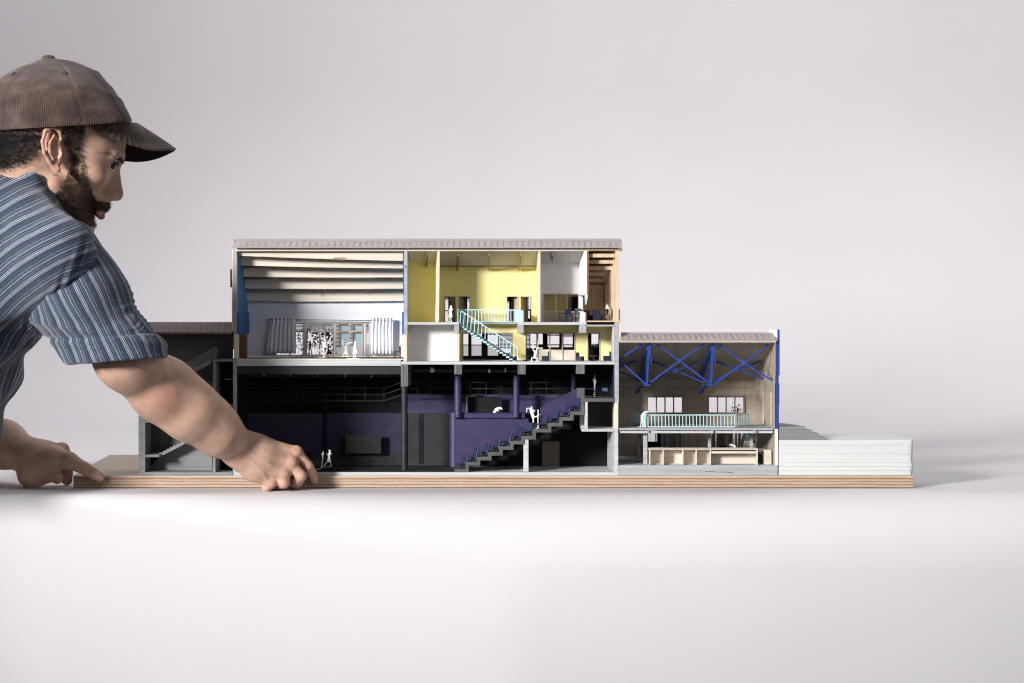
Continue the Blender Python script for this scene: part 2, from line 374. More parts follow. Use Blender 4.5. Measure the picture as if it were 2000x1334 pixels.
# hall ceiling, roof beams
roofz = [(0.02, Z(466, .02)), (0.14, Z(572, .14))]
def zroof(y): return roofz[0][1] + (y - roofz[0][0]) / (roofz[1][0] - roofz[0][0]) * (roofz[1][1] - roofz[0][1])
def slope_box(mb, p0, p1, y0, z0, y1, z1, th):
    a = [(X(p0, 0), y0, z0 - th), (X(p1, 0), y0, z0 - th), (X(p1, 0), y0, z0), (X(p0, 0), y0, z0)]
    c = [(X(p0, 0), y1, z1 - th), (X(p1, 0), y1, z1 - th), (X(p1, 0), y1, z1), (X(p0, 0), y1, z1)]
    return mb.hexa(a + c)
r_ = MB(); slope_box(r_, 453, 791, .0215, zroof(.0215), .15, zroof(.15), .003)
slope_box(r_, 791.2, 1215, .0215, zroof(.0215), .15, Z(500, .15), .003)
part(r_, 'rear_roof', 'roof')
r_ = MB(); slope_box(r_, 464, 788, .0225, zroof(.0225) - .0033, .124, zroof(.124) - .0033, .0006); part(r_, 'added_pale_ceiling', 'cream')  # cream sheet added to lighten the dark gaps between the beams
# front slope of the roof, with standing seams
fr = MB()
yf, yr = -.006, .021
fr.hexa([(X(455), yf, Z(484.5)), (X(1215), yf, Z(484.5)), (X(1215), yf, Z(483)), (X(455), yf, Z(483)),
         (X(459), yr, Z(467.5, yr)), (X(1213), yr, Z(467.5, yr)), (X(1213), yr, Z(466, yr)), (X(459), yr, Z(466, yr))])
fo = part(fr, 'front_roof', 'roof')
sm = MB(); px = 470.0; k = 0
def onroof(px, t, lift): return Vector((X(px, 0), yf + (yr - yf) * t, Z(483) + (Z(466, yr) - Z(483)) * t + lift))
rr = random.Random(3)
while px < 1206:
    j = rr.uniform(-1.2, 1.2); ln = rr.uniform(.66, .74)
    sm.bar(onroof(px + j - .8, .03, .0002), onroof(px + j + 1.0, ln, .0002), .0006, .0004)
    sm.bar(onroof(px + j + 10.2, .03, .0002), onroof(px + j + 10.6, ln, .0002), .0004, .0004)
    sm.bar(onroof(px + j + 1.6, ln, .0003), onroof(px + j + 10.0, ln + rr.uniform(-.02, .02), .0003), .0004, .0005)
    px += 12.25
sm.build('roof_seams', card('roof_seam_card', (0.32, 0.288, 0.284)), fo)
part(MB().box(459.5, 1151, 484.7, 490.6, F - .001, F + .007), 'roof_fascia', 'balsa', bev=.0003)
# laminated hall beams: gently bowed planks
bb = [(F + .009, 466.5, 787, 491.0, 499.5, 492.0, 509.5), (.034, 470, 787, 502.5, 518.3, 509.5, 524.2), (.062, 475, 787, 523, 540.4, 524.5, 541.6), (.089, 478.5, 787, 546, 563.4, 545.5, 563.8), (.115, 482, 788, 572, 588.2, 570, 587.8)]
for (y, p0, p1, t0, b0, t1, b1) in bb:
    v = MB(); n = 24; top = []; bot = []
    for i in range(n + 1):
        s = i / n; bow = math.sin(math.pi * s)
        top.append((p0 + (p1 - p0) * s, t0 + (t1 - t0) * s + (0 if y < .01 else -1.2 * bow)))
        bot.append((p0 + (p1 - p0) * s, b0 + (b1 - b0) * s + .9 * bow))
    v.prism(top + bot[::-1], y, y + .004)
    part(v, 'ceiling_beam', 'balsa')
    if y > .02:
        h = MB().box(626, 632.5, t0 - 8, t0 + 7, y - .001, y - .0002)
        part(h, 'beam_hanger', 'frame')
        part(MB().bar(P(470, t0 + 3, y + .012), P(560, t0 - 9, y + .012), .004, .003), 'roof_brace', 'frame'); part(MB().bar(P(705, t0 - 9, y + .012), P(786, t0 + 6, y + .012), .004, .003), 'roof_brace', 'frame')
part(MB().box(651, 676, 503.0, 505.4, F + .0085, F + .009, F + .009), 'wood_knot', 'pineD')
# partition between hall and yellow rooms
part(MB().box(789.3, 796, 487, 653, F, YY + .05), 'partition_wall', 'grey', bev=.0003)
part(MB().box(788.3, 789.2, 490, 652, F + .002, YH - .002), 'blue_lining', 'blue')
part(MB().box(784.8, 788.2, 609.5, 653, F + .004, F + .05), 'wall_pelmet', 'blueD')
part(MB().box(788, 794.6, 653.3, 706, F, YY + .05), 'timber_pier', 'cream')
part(MB().box(791.2, 794.2, 519.2, 521.6, F - .0003, F - .0001), 'screw_hole', 'black')
# yellow rooms -------------------------------------------------------------
DO = [(868.6, 890.2), (896.2, 917.2), (990, 1011), (1017, 1037.8)]
y_ = MB().holes(853, 1053, 500, 634, [(a, c, 579, 629) for a, c in DO], YY, YY + .003)
part(y_, 'yellow_upper_wall', 'yellow')
LOW = [(904.2, 999.2, 650.8, 704), (1027, 1122.4, 650.8, 704), (1148.4, 1171.2, 650.8, 704)]
y_ = MB().holes(893, 1200, 634.2, 707, LOW, YY, YY + .003)
part(y_, 'yellow_lower_wall', 'yellow')
part(MB().box(790, 853, 500, 634, YY - .02, YY - .017), 'yellow_side_wall', 'yellow')
for a, c in DO:
    part(MB().box(a - .9, a + .5, 578.4, 629, YY - .0009, YY + .004).box(c - .5, c + .9, 578.4, 629, YY - .0009, YY + .004).box(a + .6, c - .6, 578.4, 579.6, YY - .0009, YY + .004), 'door_frame', 'frame')
for (a, c), sd in zip(DO, (1, 0, 1, 0)):             # leaves swung back into the corridor
    xx = X(c if sd else a, YY); d = MB()
    xe = xx + (-.0105 if sd else .0105)
    d.hexa([(xx, YY + .0045, Z(629, YY)), (xx + .001, YY + .0045, Z(629, YY)), (xx + .001, YY + .0045, Z(580, YY)), (xx, YY + .0045, Z(580, YY)),
            (xe, YY + .02, Z(629, YY)), (xe + .001, YY + .02, Z(629, YY)), (xe + .001, YY + .02, Z(580, YY)), (xe, YY + .02, Z(580, YY))])
    part(d, 'door', 'ply')
# corridor: black-framed outer front, its solid parts coloured dark for the corridor's shade
YF = YY + .042
up = [(869.6, 875.4, 582, 606), (869.6, 875.4, 608, 629), (912.5, 917.8, 582, 629), (990.2, 994.5, 588, 629), (1026.5, 1036.5, 580, 604), (1026.5, 1030, 607, 622), (1031.5, 1035, 607, 622)]
lo = [(905, 914.6, 652, 673), (920.8, 940.6, 652, 673), (952.4, 973, 654, 673), (977, 998.6, 652, 679), (905, 914.6, 674.6, 694.6), (920.8, 940.6, 674.6, 694.6), (952.4, 973, 674.6, 694.6), (977, 998, 680.5, 690),
      (1028.6, 1034.2, 652, 681), (1036, 1047.6, 652, 672.6), (1050, 1060, 652, 672.6), (1069.6, 1092.4, 652, 672.6), (1100.6, 1118.6, 652, 672.6), (1036, 1047.6, 674.6, 680), (1070, 1092, 674.6, 678), (1101, 1118, 674.6, 678), (1155.2, 1168.8, 652, 678)]
ff = MB().holes(853, 1203, 560, 708, up + lo, YF, YF + .003)
fo = part(ff, 'glazed_front', 'frameblack')
def louvers(p0, p1, q0, q1, st=2.5, w=1.45):
    mb = MB(); q = q0
    while q < q1: mb.box(p0, p1, q, q + w, YF + .0035, YF + .0045); q += st
    mb.build('louvre', 'frameblack', fo)
for a4 in ((977, 998.6, 652.2, 679), (1028.6, 1034.2, 652.2, 681), (1026.5, 1033, 580, 604), (912.5, 918, 580, 590), (869.6, 875.4, 580, 586), (990, 994.6, 586, 592), (1100.6, 1118.6, 652.2, 659), (1069.6, 1092.4, 652.2, 655)): louvers(*a4)
gm = MB()
for (a, c) in ((905, 914.6), (920.8, 940.6), (952.4, 973)):
    q = a
    while q < c: gm.box(q, q + .35, 674.6, 694.6, YF + .0035, YF + .004); q += 1.5
    q = 675
    while q < 694: gm.box(a, c, q, q + .35, YF + .0042, YF + .0046); q += 1.5
gm.build('mesh_panel', 'gpaper', fo)
part(MB().prism([(1155, 674), (1157, 671), (1160, 673.5), (1163, 671), (1166, 672.5), (1169, 670), (1169, 679), (1155, 679)], YF + .006, YF + .007), 'blue_backing', 'blind')
part(MB().box(853, 1200, 630, 632, YY + .0035, YF - .0005), 'corridor_slab', 'greyD')
part(MB().box(853, 1050, 560, 562, YY + .0035, YF - .0005), 'corridor_ceiling', 'walnut')
part(MB().box(893, 1200, 706.4, 712, YY + .0702, YY + .09), 'terrace_slab', 'greyD')
for p0, p1, q0, q1 in ((893, 894.5, 634, 707), (1199, 1201, 560, 707), (892, 893.5, 565, 629.5), (1014, 1015, 565, 629.5)): part(MB().box(p0, p1, q0, q1, YY + .0035, YF - .0005), 'corridor_partition', 'walnut')
fr_ = MB()
for a, c, t, e in LOW:
    fr_.box(a - 1.4, a + .4, t - 1, e, YY - .0009, YY + .006).box(c - .4, c + 1.4, t - 1, e, YY - .0009, YY + .006).box(a + .5, c - .5, t - 1, t + .6, YY - .0009, YY + .006)
    if a > 1020 and c < 1130:
        for q in (1050.5, 1074, 1098.4): fr_.box(q - 1, q + 1, t + .7, e, YY - .0006, YY + .005)
part(fr_, 'window_frame', 'frame')
part(MB().box(1051.6, 1073, 682.5, 704, YY + .001, YY + .002).box(1075, 1097.4, 683, 704, YY + .001, YY + .002).box(1099.4, 1122, 683.4, 704, YY + .001, YY + .002), 'window_apron', 'balsa')
# partitions
def part_wall(p0, p1, pb0, pb1, q0, q1, y1, m, name):
    w_ = MB(); slant(w_, p0, p1, pb0, pb1, q0, q1, F, y1); return part(w_, name, m, bev=.0003)
part_wall(854.2, 858.8, 850, 858, 489, 629, YY, 'yellow', 'partition_wall')
part(MB().prism([(853.6, 492), (858.7, 492), (857.4, 629), (849.8, 629)], F - .0012, F - .0002), 'partition_edge', 'cream')
part_wall(1051.3, 1054.8, 1047, 1052, 489, 629, YY, 'yellow', 'partition_wall')
part(MB().box(1051, 1055.4, 491, 629, F - .0012, F - .0002), 'partition_edge', 'cream')
part(MB().box(1055.0, 1055.6, 491, 629, F + .0002, YY), 'wall_lining', 'greywall')
# white store room at lower left
part(MB().box(790, 896, 634.5, 707, .045, .048), 'store_back_wall', 'white')
part_wall(891.5, 896.5, 890, 896, 651.2, 706, YY, 'cream', 'store_wall')
part(MB().box(897, 897.4, 651.4, 706, F + .0005, YY), 'yellow_lining', 'yellow')
# sloping ceilings and rafters of the yellow rooms
cz0, cz1 = Z(489.8), Z(519.6, YY)
cl = MB(); slope_box(cl, 796.5, 1141, F + .008, cz0 + .0015, YY + .0, cz1 + .0015, .0015)
part(cl, 'sloping_ceiling', card('ceiling_card', (.60, .57, .53), stretch=(300, 3, 3), var=.06))
sk = MB().box(796.5, 1052, 518.4, 520.6, YY - .0015, YY - .0003); part(sk, 'ceiling_trim', 'greyM')
for q, e in ((833.6, 528), (893.6, 528), (954.6, 528), (1015.6, 528), (1078.6, 511)):
    y1 = YY - .004 if e > 520 else .07
    rf = MB().bar((X(q + 1.4, .012), .012, Z(497.5, .012)), (X(q - 1.0, y1), y1, Z(e - 2, y1)), .0022, .0048, up=(0, 0, 1))
    part(rf, 'rafter', 'walnut' if q < 1010 and q != 954.6 or q > 1070 else 'pineD')
# grey-white office
hs = [(1063, 1084.4, 575, 607.6), (1086.4, 1106.4, 575, 607.6), (1108.2, 1129.6, 575, 607.6)]
part(MB().holes(1050, 1140, 506, 634, hs, YY - .012, YY - .010), 'office_back_wall', 'greywall')
wf = MB().box(1061.4, 1131, 573.4, 574.9, YY - .0135, YY - .0095).box(1061.4, 1062.9, 575, 628.6, YY - .0135, YY - .0095).box(1129.7, 1131, 575, 628.6, YY - .0135, YY - .0095)
wf.box(1084.5, 1086.3, 575, 628.6, YY - .0135, YY - .0095).box(1106.5, 1108.1, 575, 628.6, YY - .0135, YY - .0095).box(1063, 1129.6, 607.7, 609.2, YY - .0132, YY - .0096)
wp = part(wf, 'office_window', 'frame')
MB().box(1063, 1084.4, 609.4, 628.6, YY - .0128, YY - .0121).box(1086.4, 1106.4, 609.4, 628.6, YY - .0128, YY - .0121).box(1108.2, 1129.6, 609.4, 628.6, YY - .0128, YY - .0121).build('apron_panel', 'ply', wp)
part(MB().box(1053.5, 1140, 506, 630, YY + .018, YY + .020), 'inner_yellow_wall', 'yellow')
part(MB().box(1109, 1116, 580, 630, YY + .016, YY + .0175), 'inner_door', 'ply')
part(MB().box(1116.5, 1128, 580, 630, YY + .016, YY + .0175), 'doorway_shade_sheet', 'black')  # black sheet standing in for the shade of an opening
w_ = MB(); slant(w_, 1140.5, 1147, 1131, 1145, 484.8, 575, F, YY - .013); part(w_, 'office_end_wall', 'white', bev=.0003)
part(MB().box(1147.2, 1150, 485, 574, F + .0005, YY + .004), 'rust_facing', 'brickedge')
part(MB().box(1131, 1149, 575.4, 577, F - .001, YY - .014), 'window_head', 'balsa')
w_ = MB(); slant(w_, 1134, 1139.6, 1130, 1138, 577.4, 607.6, .03, YY - .014); part(w_, 'window_reveal', 'white')
part(MB().box(1130.5, 1140.2, 607.8, 609.6, F + .001, YY - .014), 'window_sill', 'balsa')
part(MB().box(1133, 1143.2, 609.8, 629.2, F, YY - .014), 'parapet_wall', 'white'); part(MB().box(1143.4, 1146, 610.4, 629.2, F + .0005, YY + .004), 'rust_facing', 'brickedge')
part(MB().prism([(1141.6, 575.5), (1148.4, 575.5), (1147, 585), (1145, 595), (1143, 595)], F - .0005, F + .003), 'awning_bracket', 'aqua')
# timber loggia at the right
part(MB().box(1146.5, 1212.5, 626.4, 628.8, F - .001, YY), 'loggia_floor', 'pine')
part(MB().box(1150.2, 1216, 485.2, 489.2, F - .002, YY), 'loggia_head', 'pine')
lw = MB(); q = 1140.5
while q < 1198: lw.box(q, q + 3.2, 520, 627, YY - .002, YY); q += 3.7
part(lw, 'slatted_back_wall', 'pine')
for k in range(6):                                   # deep ceiling slats stepping down to the back
    y = .012 + k * .0125; q0 = 495.5 + k * 12.1
    part(MB().box(1150.5 - k * .9, 1200.5 - k * 2.0, q0, q0 + 7.2, y, y + .003), 'ceiling_slat', 'pine')
part(MB().box(1138, 1198, 484, 564, YY - .0005, YY + .002).box(1150, 1200, 489.6, 491, F + .003, YY - .003), 'slat_backing', 'walnut')
for k in range(6):
    y = .010 + k * .0125; part(MB().box(1202 - k * 3.1 + k * .0, 1205.5 - k * 3.1, 492 + k * 10, 626.2, y, y + .004, 0), 'side_slat', 'pine')
part(MB().box(1202.2, 1208.4, 489.4, 626.2, F, F + .006), 'corner_post', 'pine')
part(MB().box(1207.4, 1210.4, 489.6, 502, F - .001, F + .004), 'post_bracket', 'pine')
part(MB().box(1206, 1213.6, 602.4, 603.8, F - .001, .05), 'balcony_ledge', 'pine')
part(MB().box(1208.6, 1211, 604, 626, F + .002, .05), 'side_pane', 'blind')
part(MB().box(1147, 1197.5, 628.9, 633.6, .012, .014).box(1152, 1155.4, 629, 634, F, F + .004), 'gap_shade_strip', 'black')  # black strip standing in for the shade of the gap, with one post
part(MB().box(1146.6, 1199.8, 634.2, 637.6, F - .0005, YY), 'loggia_slab', 'grey')
# right end wall
part(MB().box(1200.4, 1208.8, 629.2, 787, F, .09), 'end_wall', 'grey', bev=.0003)
w_ = MB(); slant(w_, 1197, 1200.2, 1193, 1198, 638, 706, F + .001, YY); part(w_, 'foyer_end_wall', 'greyL')
part(MB().box(1209.2, 1212.8, 628, 658.6, F - .001, .09), 'outer_cladding', 'cream')
part(MB().box(1200, 1207.4, 787.2, 835.8, F + .0005, .08), 'timber_pier', 'cream')
part(MB().box(1199, 1207.6, 836, 922, F, .09), 'lower_end_wall', 'greyL', bev=.0003)
w_ = MB(); slant(w_, 1196.6, 1198.8, 1186, 1190, 843.2, 921.8, F + .001, .1); part(w_, 'plant_room_wall', 'grey')
part(MB().box(1199.2, 1200.3, 712.2, 778, F + .0015, .11), 'purple_lining', 'purple')
# theatre ----------------------------------------------------------------------
part(MB().box(455, 1203, 712, 925, YA + .012, YA + .016), 'theatre_back_wall', 'black')
for p0, p1, q1 in ((783, 796.8, 755), (887, 901.6, 731.4), (1011.2, 1026.8, 731.2), (1126, 1142, 730.4)):
    part(MB().box(p0, p1, 712.2, q1, F - .0005, YA), 'ceiling_beam', 'beam', bev=.0003)
part(MB().cyl(P(790, 755.2, .036), P(790, 921.2, .036), .0050, 28), 'round_column', 'blackS', smooth=True)
for p, r, y, q1 in ((894.5, .0062, .082, 815), (1008.5, .0052, .082, 815), (1120, .0044, .1, 790)):
    part(MB().cyl(P(p, 731.6, y), P(p, q1, y), r, 28), 'round_column', 'purple', smooth=True)
bw = MB().box(471, 631.6, 806.8, 883.4, YA, YA + .004).box(638.6, 784, 807, 884, YA, YA + .004)
part(bw, 'scored_purple_panel', 'brick')
part(MB().box(631.8, 638.4, 735, 884, YA - .003, YA + .004), 'wall_post', 'black')
part(MB().box(465, 784, 884.2, 908.5, YA - .001, YA + .004), 'dark_skirting', 'blackS')
part(MB().box(796, 1100, 771, 807.6, YA - .004, YA + .002), 'purple_wall_band', 'purple')
part(MB().box(797, 885, 808, 909, YA - .006, YA + .002), 'stage_door_panel', 'greyM' if 0 else card('dim_grey_panel', (.030, .032, .035)))
part(MB().box(818, 827, 808.2, 906, YA - .0066, YA - .0062), 'door_recess', 'black')
bd = part(MB().box(674.4, 744, 849, 885.4, YA - .018, YA - .015), 'wall_board', 'blackS', label='black board hung on the purple wall')
bd = part(MB().box(913, 980, 775.5, 811, YA - .02, YA - .017), 'wall_board', 'black', label='black board with a raw wood edge above the balcony')
MB().box(911, 912.8, 776, 806, YA - .02, YA - .017).box(912, 930, 774.4, 775.3, YA - .02, YA - .017).build('board_edge', 'frame', bd)
# lighting gantry: rails, droppers, hangers
YG = YA - .03
def gantry(p0, p1, rails, posts, hang, turn=None):
    g = MB()
    for q in rails: g.box(p0, p1, q - 1, q + 1, YG, YG + .0012)
    for p in posts: g.box(p - .8, p + .8, rails[0], rails[-1], YG - .0013, YG - .0001)
    for p in hang: g.box(p - .8, p + .8, 732, rails[0], YG + .0003, YG + .0013)
    if turn:
        for q in rails: g.bar(P(p1, q, YG), P(turn, q - 12, YG - .06), .0014)
    part(g, 'lighting_gantry', card('gantry_paint', (.026, .026, .030)))
gantry(478, 750, (758.5, 770.5, 783), (517, 553, 592.5, 634.5, 673, 713, 750), (553, 634.5, 713), 784)
gantry(798, 1118, (747, 759, 771), (815, 841, 865, 918, 949.5, 979.5, 1037, 1067), (841, 1067))
part(MB().box(464, 784, 733, 736, .03, .034).box(797, 886, 721, 727, .05, .053).box(902, 1011, 722, 727, .05, .053), 'lighting_bar', 'blackS')
part(MB().box(513.8, 516, 730.4, 735.8, .026, .0298).box(566.4, 568.6, 730.4, 735.8, .026, .0298).box(618.4, 620.8, 730.4, 736.4, .026, .0298).box(671.8, 674.2, 730.4, 736.4, .026, .0298).box(724, 726.4, 730.4, 737, .026, .0298)
     .box(840, 848, 718, 727, .046, .0498).box(954, 957.4, 720.6, 727.6, .046, .0498).box(985.6, 988.4, 719, 727, .046, .0498), 'bar_clamp', 'frame')
# raked seating slab
tops = [(887, 916.6, 909), (909, 902.4, 931), (931, 892.4, 953), (953, 883, 975), (975, 871.8, 996), (996, 861, 1018), (1018, 851.6, 1040), (1040, 837.6, 1070), (1070, 826, 1092), (1092, 814.8, 1113.5), (1113.5, 803.4, 1134)]
up_ = []; dn = []
for a, q, c in tops: up_ += [(a, q), (c, q)]
up_ += [(1134, 785), (1200.2, 778), (1200.2, 784.6), (1142, 784.6)]
up_[-4:] = [(1134, 778), (1200.2, 778), (1200.2, 784.6), (1141.6, 784.6)]
th = 6.8
dn = [(1141.6, 803.4 + th)]
for a, q, c in tops[::-1]:
    dn += [(a + th, q + th)] if a != 887 else [(a, 922.0)]
    i = tops.index((a, q, c))
    if i > 0: dn += [(a + th, tops[i - 1][1] + th)]
dn = [(p, min(q, 922.0)) for p, q in dn]
YS = .085
part(MB().prism(up_ + dn, F - .001, YS), 'raked_steps', 'step')
part(MB().box(1127, 1141.6, 757.8, 777.8, F, F + .006), 'booth_parapet', 'step')
# purple balcony front and sloping parapet
bal = MB().prism([(886, 823.8), (1034, 823.8), (1034, 846), (912, 906), (886, 921)], YS + .002, YS + .004, 0).box(884.5, 1026.6, 812.4, 823.6, YS - .0005, YS + .02, 0)
bp = part(bal, 'balcony_front', 'purple', bev=.0012)
nose = MB(); nose.cyl((X(884.5), YS + .012, Z(921.2)), (X(884.5), YS + .012, Z(812.3)), .0085, 32)
nose.build('rounded_end', 'purple', bp, smooth=True)
part(MB().prism([(1055, 796), (1127, 758.4), (1134, 757.8), (1134, 798), (1055, 836)], YS - .003, YS), 'sloping_parapet', 'purple')
part(MB().box(887, 1100, 812.8, 815, YS + .0205, YA), 'balcony_floor', 'black')
# below the rake
w_ = MB(); slant(w_, 1022.6, 1032.4, 1022, 1031, 857.4, 921.9, F, .07); part(w_, 'prop_wall', 'greyL', bev=.0003)
part(MB().box(905, 1201, 838, 922, .118, .12), 'store_back_wall', 'black')
part(MB().box(1059, 1092.6, 862.4, 911.4, .115, .1178), 'store_door', card('weathered_ply', (.21, .18, .15), stretch=(40, 40, 6)))
part(MB().box(1142.2, 1148, 785, 838, F, .09), 'box_room_wall', 'greyL', bev=.0003)
part(MB().box(1136.4, 1200, 838.2, 843, F - .0005, .09), 'box_room_floor', 'greyL', bev=.0003)
part(MB().box(1142.4, 1200, 785, 838, .09, .092), 'box_room_back', 'greyD')
part(MB().box(1134, 1142, 804, 838, .03, .09), 'box_room_cheek', 'greyL')
# ------------------------------------------------------------------ right wing: plywood hall with blue trusses
hall = thing('hall_model', 'lower plywood hall wing with blue roof trusses, right of the tall model block', 'architectural model', (X(1365), .1, ZB))
def hp(b, name, m, par=None, **k): return part(b, name, m, par or hall, **k)
YB = .20
hp(MB().box(1208, 1519, 908.6, 928.6, F, YB + .02), 'plinth', 'grey', bev=.0004)
hp(MB().box(1421, 1432, 922.6, 923.4, F - .0004, F - .0001).box(1398, 1420, 921.8, 922.4, F - .0004, F - .0001).box(1376, 1396, 920.8, 921.3, F - .0004, F - .0001), 'paint_chip', 'black')
WN = [(1265.6, 1332.6, 776.2, 806), (1384.8, 1452.6, 776.2, 806)]
LO = [(1266, 1283.5, 838, 864), (1391, 1432, 840, 880)]
hp(MB().holes(1195, 1480, 735, 897, WN + LO, YB, YB + .004), 'back_wall', 'ply')
gv = MB()
for q in (1217, 1246, 1275, 1305, 1336, 1365, 1394, 1424, 1455): gv.box(q, q + .5, 743, 774, YB - .0004, YB - .0001)
gv.box(1200, 1476, 757, 757.5, YB - .0009, YB - .0005)
for q in (1217, 1225, 1345, 1364): gv.box(q, q + .5, 808, 893, YB - .0004, YB - .0001)
hp(gv, 'panel_joint', 'walnut')
for a, c, t, e in WN:
    f = MB().box(a - 2, c + 2, t - 2, t + .2, YB - .003, YB + .005).box(a - 2, c + 2, e - .2, e + 2, YB - .003, YB + .005).box(a - 2, a + .2, t + .3, e - .3, YB - .003, YB + .005).box(c - .2, c + 2, t + .3, e - .3, YB - .003, YB + .005)
    for k in range(1, 4):
        q = a + (c - a) * k / 4; f.box(q - 1.1, q + 1.1, t + .3, e - .3, YB - .002, YB + .004)
    hp(f, 'window', 'pineD' if 0 else wood('brown_frame_wood', (.22, .15, .10), (.32, .23, .16), (60, 60, 60)))
# lower back wall dressing
hp(MB().box(1290, 1336, 838, 880, YB - .003, YB - .0012), 'grey_door_panel', card('cool_grey_panel', (.16, .165, .175)))
dj = MB()
for q in (1281, 1292.6, 1303, 1322, 1332.6): dj.box(q - 1, q + 1, 838, 890, YB - .006, YB - .0035)
hp(dj, 'door_jamb', 'frame')
hp(MB().box(1284, 1291, 838, 900, YB - .009, YB - .0065), 'dark_jamb', 'black')
hp(MB().box(1260, 1284, 863, 904, YB - .02, YB - .012), 'dark_stove', 'black')
hp(MB().box(1391, 1439, 838, 896, YB + .03, YB + .033), 'dark_room_back', 'greyD')
hp(MB().box(1397, 1399.4, 838, 890, YB - .006, YB - .002).box(1439, 1441.6, 838, 890, YB - .006, YB - .002), 'door_jamb', 'frame')
hp(MB().prism([(1455, 843), (1500, 843), (1492, 861), (1455, 861)], YB - .012, YB - .01), 'stair_soffit', 'greyD')
hp(MB().prism([(1451, 845), (1457.5, 845), (1450, 876), (1445.5, 876)], YB - .05, YB - .047), 'blue_stair', 'aqua' if 0 else card('mid_aqua_plastic', (.20, .36, .48)))
# gable end wall seen on its inner side, with slit windows; blue outside
def gable():
    y0, y1 = F, YB + .004
    xf, xb = X(1513.4), X(1474, YB)
    zt0, zt1 = Z(668.8), Z(742, YB); zb = Z(908.4)
    def xin(y): return xf + (xb - xf) * (y - F) / (YB - F)
    sl = []
    for (p, q0, q1) in ((1477.4, 762, 794), (1490.5, 762.5, 828.5), (1505.8, 766, 832)):
        # depth of that slit: solve inner face position
        best = min(np.linspace(F, YB, 400), key=lambda y: abs(X(p, y) - xin(y)))
        sl.append((best, q0, q1))
    sl.sort()
    ys = [y0]; wd = .0125
    for y, *_ in sl: ys += [y - wd / 2, y + wd / 2]
    ys.append(y1)
    b = MB(); th = .0008
    def seg(a, c, z0a, z0c, z1a, z1c):
        b.hexa([(xin(a), a, z0a), (xin(a) + th, a, z0a), (xin(a) + th, a, z1a), (xin(a), a, z1a), (xin(c), c, z0c), (xin(c) + th, c, z0c), (xin(c) + th, c, z1c), (xin(c), c, z1c)])
    def zt(y): return zt0 + (zt1 - zt0) * (y - F) / (YB - F)
    for i in range(len(ys) - 1):
        a, c = ys[i], ys[i + 1]
        if i % 2 == 0: seg(a, c, zb, zb, zt(a), zt(c))
        else:
            y, q0, q1 = sl[(i - 1) // 2]; zl, zh = Z(q1, y), Z(q0, y)
            seg(a, c, zb, zb, zl, zl); seg(a, c, zh, zh, zt(a), zt(c))
            f = MB()
            xs = xin(y); zc = zl + (zh - zl) * .78
            f.xbox(xs + .0001, xs + .0006, a + .0012, c - .0012, zc, zc + .0012)
            f.xbox(xs - .0004, xs + .0005, a - .0007, a + .0004, zl, zh); f.xbox(xs - .0004, xs + .0005, c - .0004, c + .0007, zl, zh)
            hp(f, 'slit_window', 'frame')
    hp(b, 'gable_wall', 'ply')
gable()
hp(MB().box(1518.6, 1522.8, 643.4, 661, F - .001, .014).box(1516.6, 1522.8, 661.3, 667, F - .001, .014).box(1516.2, 1522.8, 667.3, 733.6, F - .001, .014).box(1516, 1521, 734, 747.6, F - .001, .014).box(1515.6, 1522.4, 748, 792, F - .001, .014).box(1515.2, 1521.4, 792.3, 837.8, F - .001, .014), 'blue_facing', 'cobalt', bev=.0003)
hp(MB().box(1512.4, 1518.4, 644, 668, F + .0005, .03).box(1503, 1512.2, 644, 650, .02, .03), 'white_parapet', 'white')
hp(MB().box(1513.6, 1519.6, 838, 908.4, F - .001, .12), 'white_pier', 'white')
# roof
zr0, zr1 = Z(668.9), Z(742, YB)
rf = MB()
rf.hexa([(X(1209.6), F + .001, zr0), (X(1513), F + .001, zr0), (X(1513), F + .001, zr0 + .002), (X(1209.6), F + .001, zr0 + .002),
         (X(1203), YB + .01, zr1 - .002), (X(1513), YB + .01, zr1 - .002), (X(1513), YB + .01, zr1), (X(1203), YB + .01, zr1)])
hp(rf, 'sloping_ceiling', card('ceiling_board', (.40, .35, .29), stretch=(160, 30, 30), var=.1))
f2 = MB(); ya, yb_ = -.006, .022
f2.hexa([(X(1210.5), ya, Z(665.6)), (X(1518), ya, Z(665.6)), (X(1518), ya, Z(663.6)), (X(1210.5), ya, Z(663.6)),
         (X(1214), yb_, Z(650.6, yb_)), (X(1512), yb_, Z(650.6, yb_)), (X(1512), yb_, Z(649, yb_)), (X(1214), yb_, Z(649, yb_))])
fo = hp(f2, 'front_roof', 'roof')
def onr(px, t, lift): return Vector((X(px), ya + (yb_ - ya) * t, Z(663.6) + (Z(649, yb_) - Z(663.6)) * t + lift))
sm = MB(); px = 1216
while px < 1508:
    j = rr.uniform(-1, 1)
    sm.bar(onr(px + j + 3.0, .04, .0003), onr(px + j - .5, .72, .0003), .0006, .0006)
    sm.bar(onr(px + j + .2, .72, .0003), onr(px + j + 9.6, .72, .0003), .0004, .0005)
    sm.bar(onr(px + j + 12, .04, .0003), onr(px + j + 9, .72, .0003), .0005, .0006)
    px += 11.9
sm.build('roof_seams', M['walnut'] if 0 else card('roof_seam_card_b', (.25, .21, .20)), fo)
hp(MB().box(1211, 1516, 665.8, 668.8, -.004, F), 'roof_edge', 'balsa', bev=.0003)
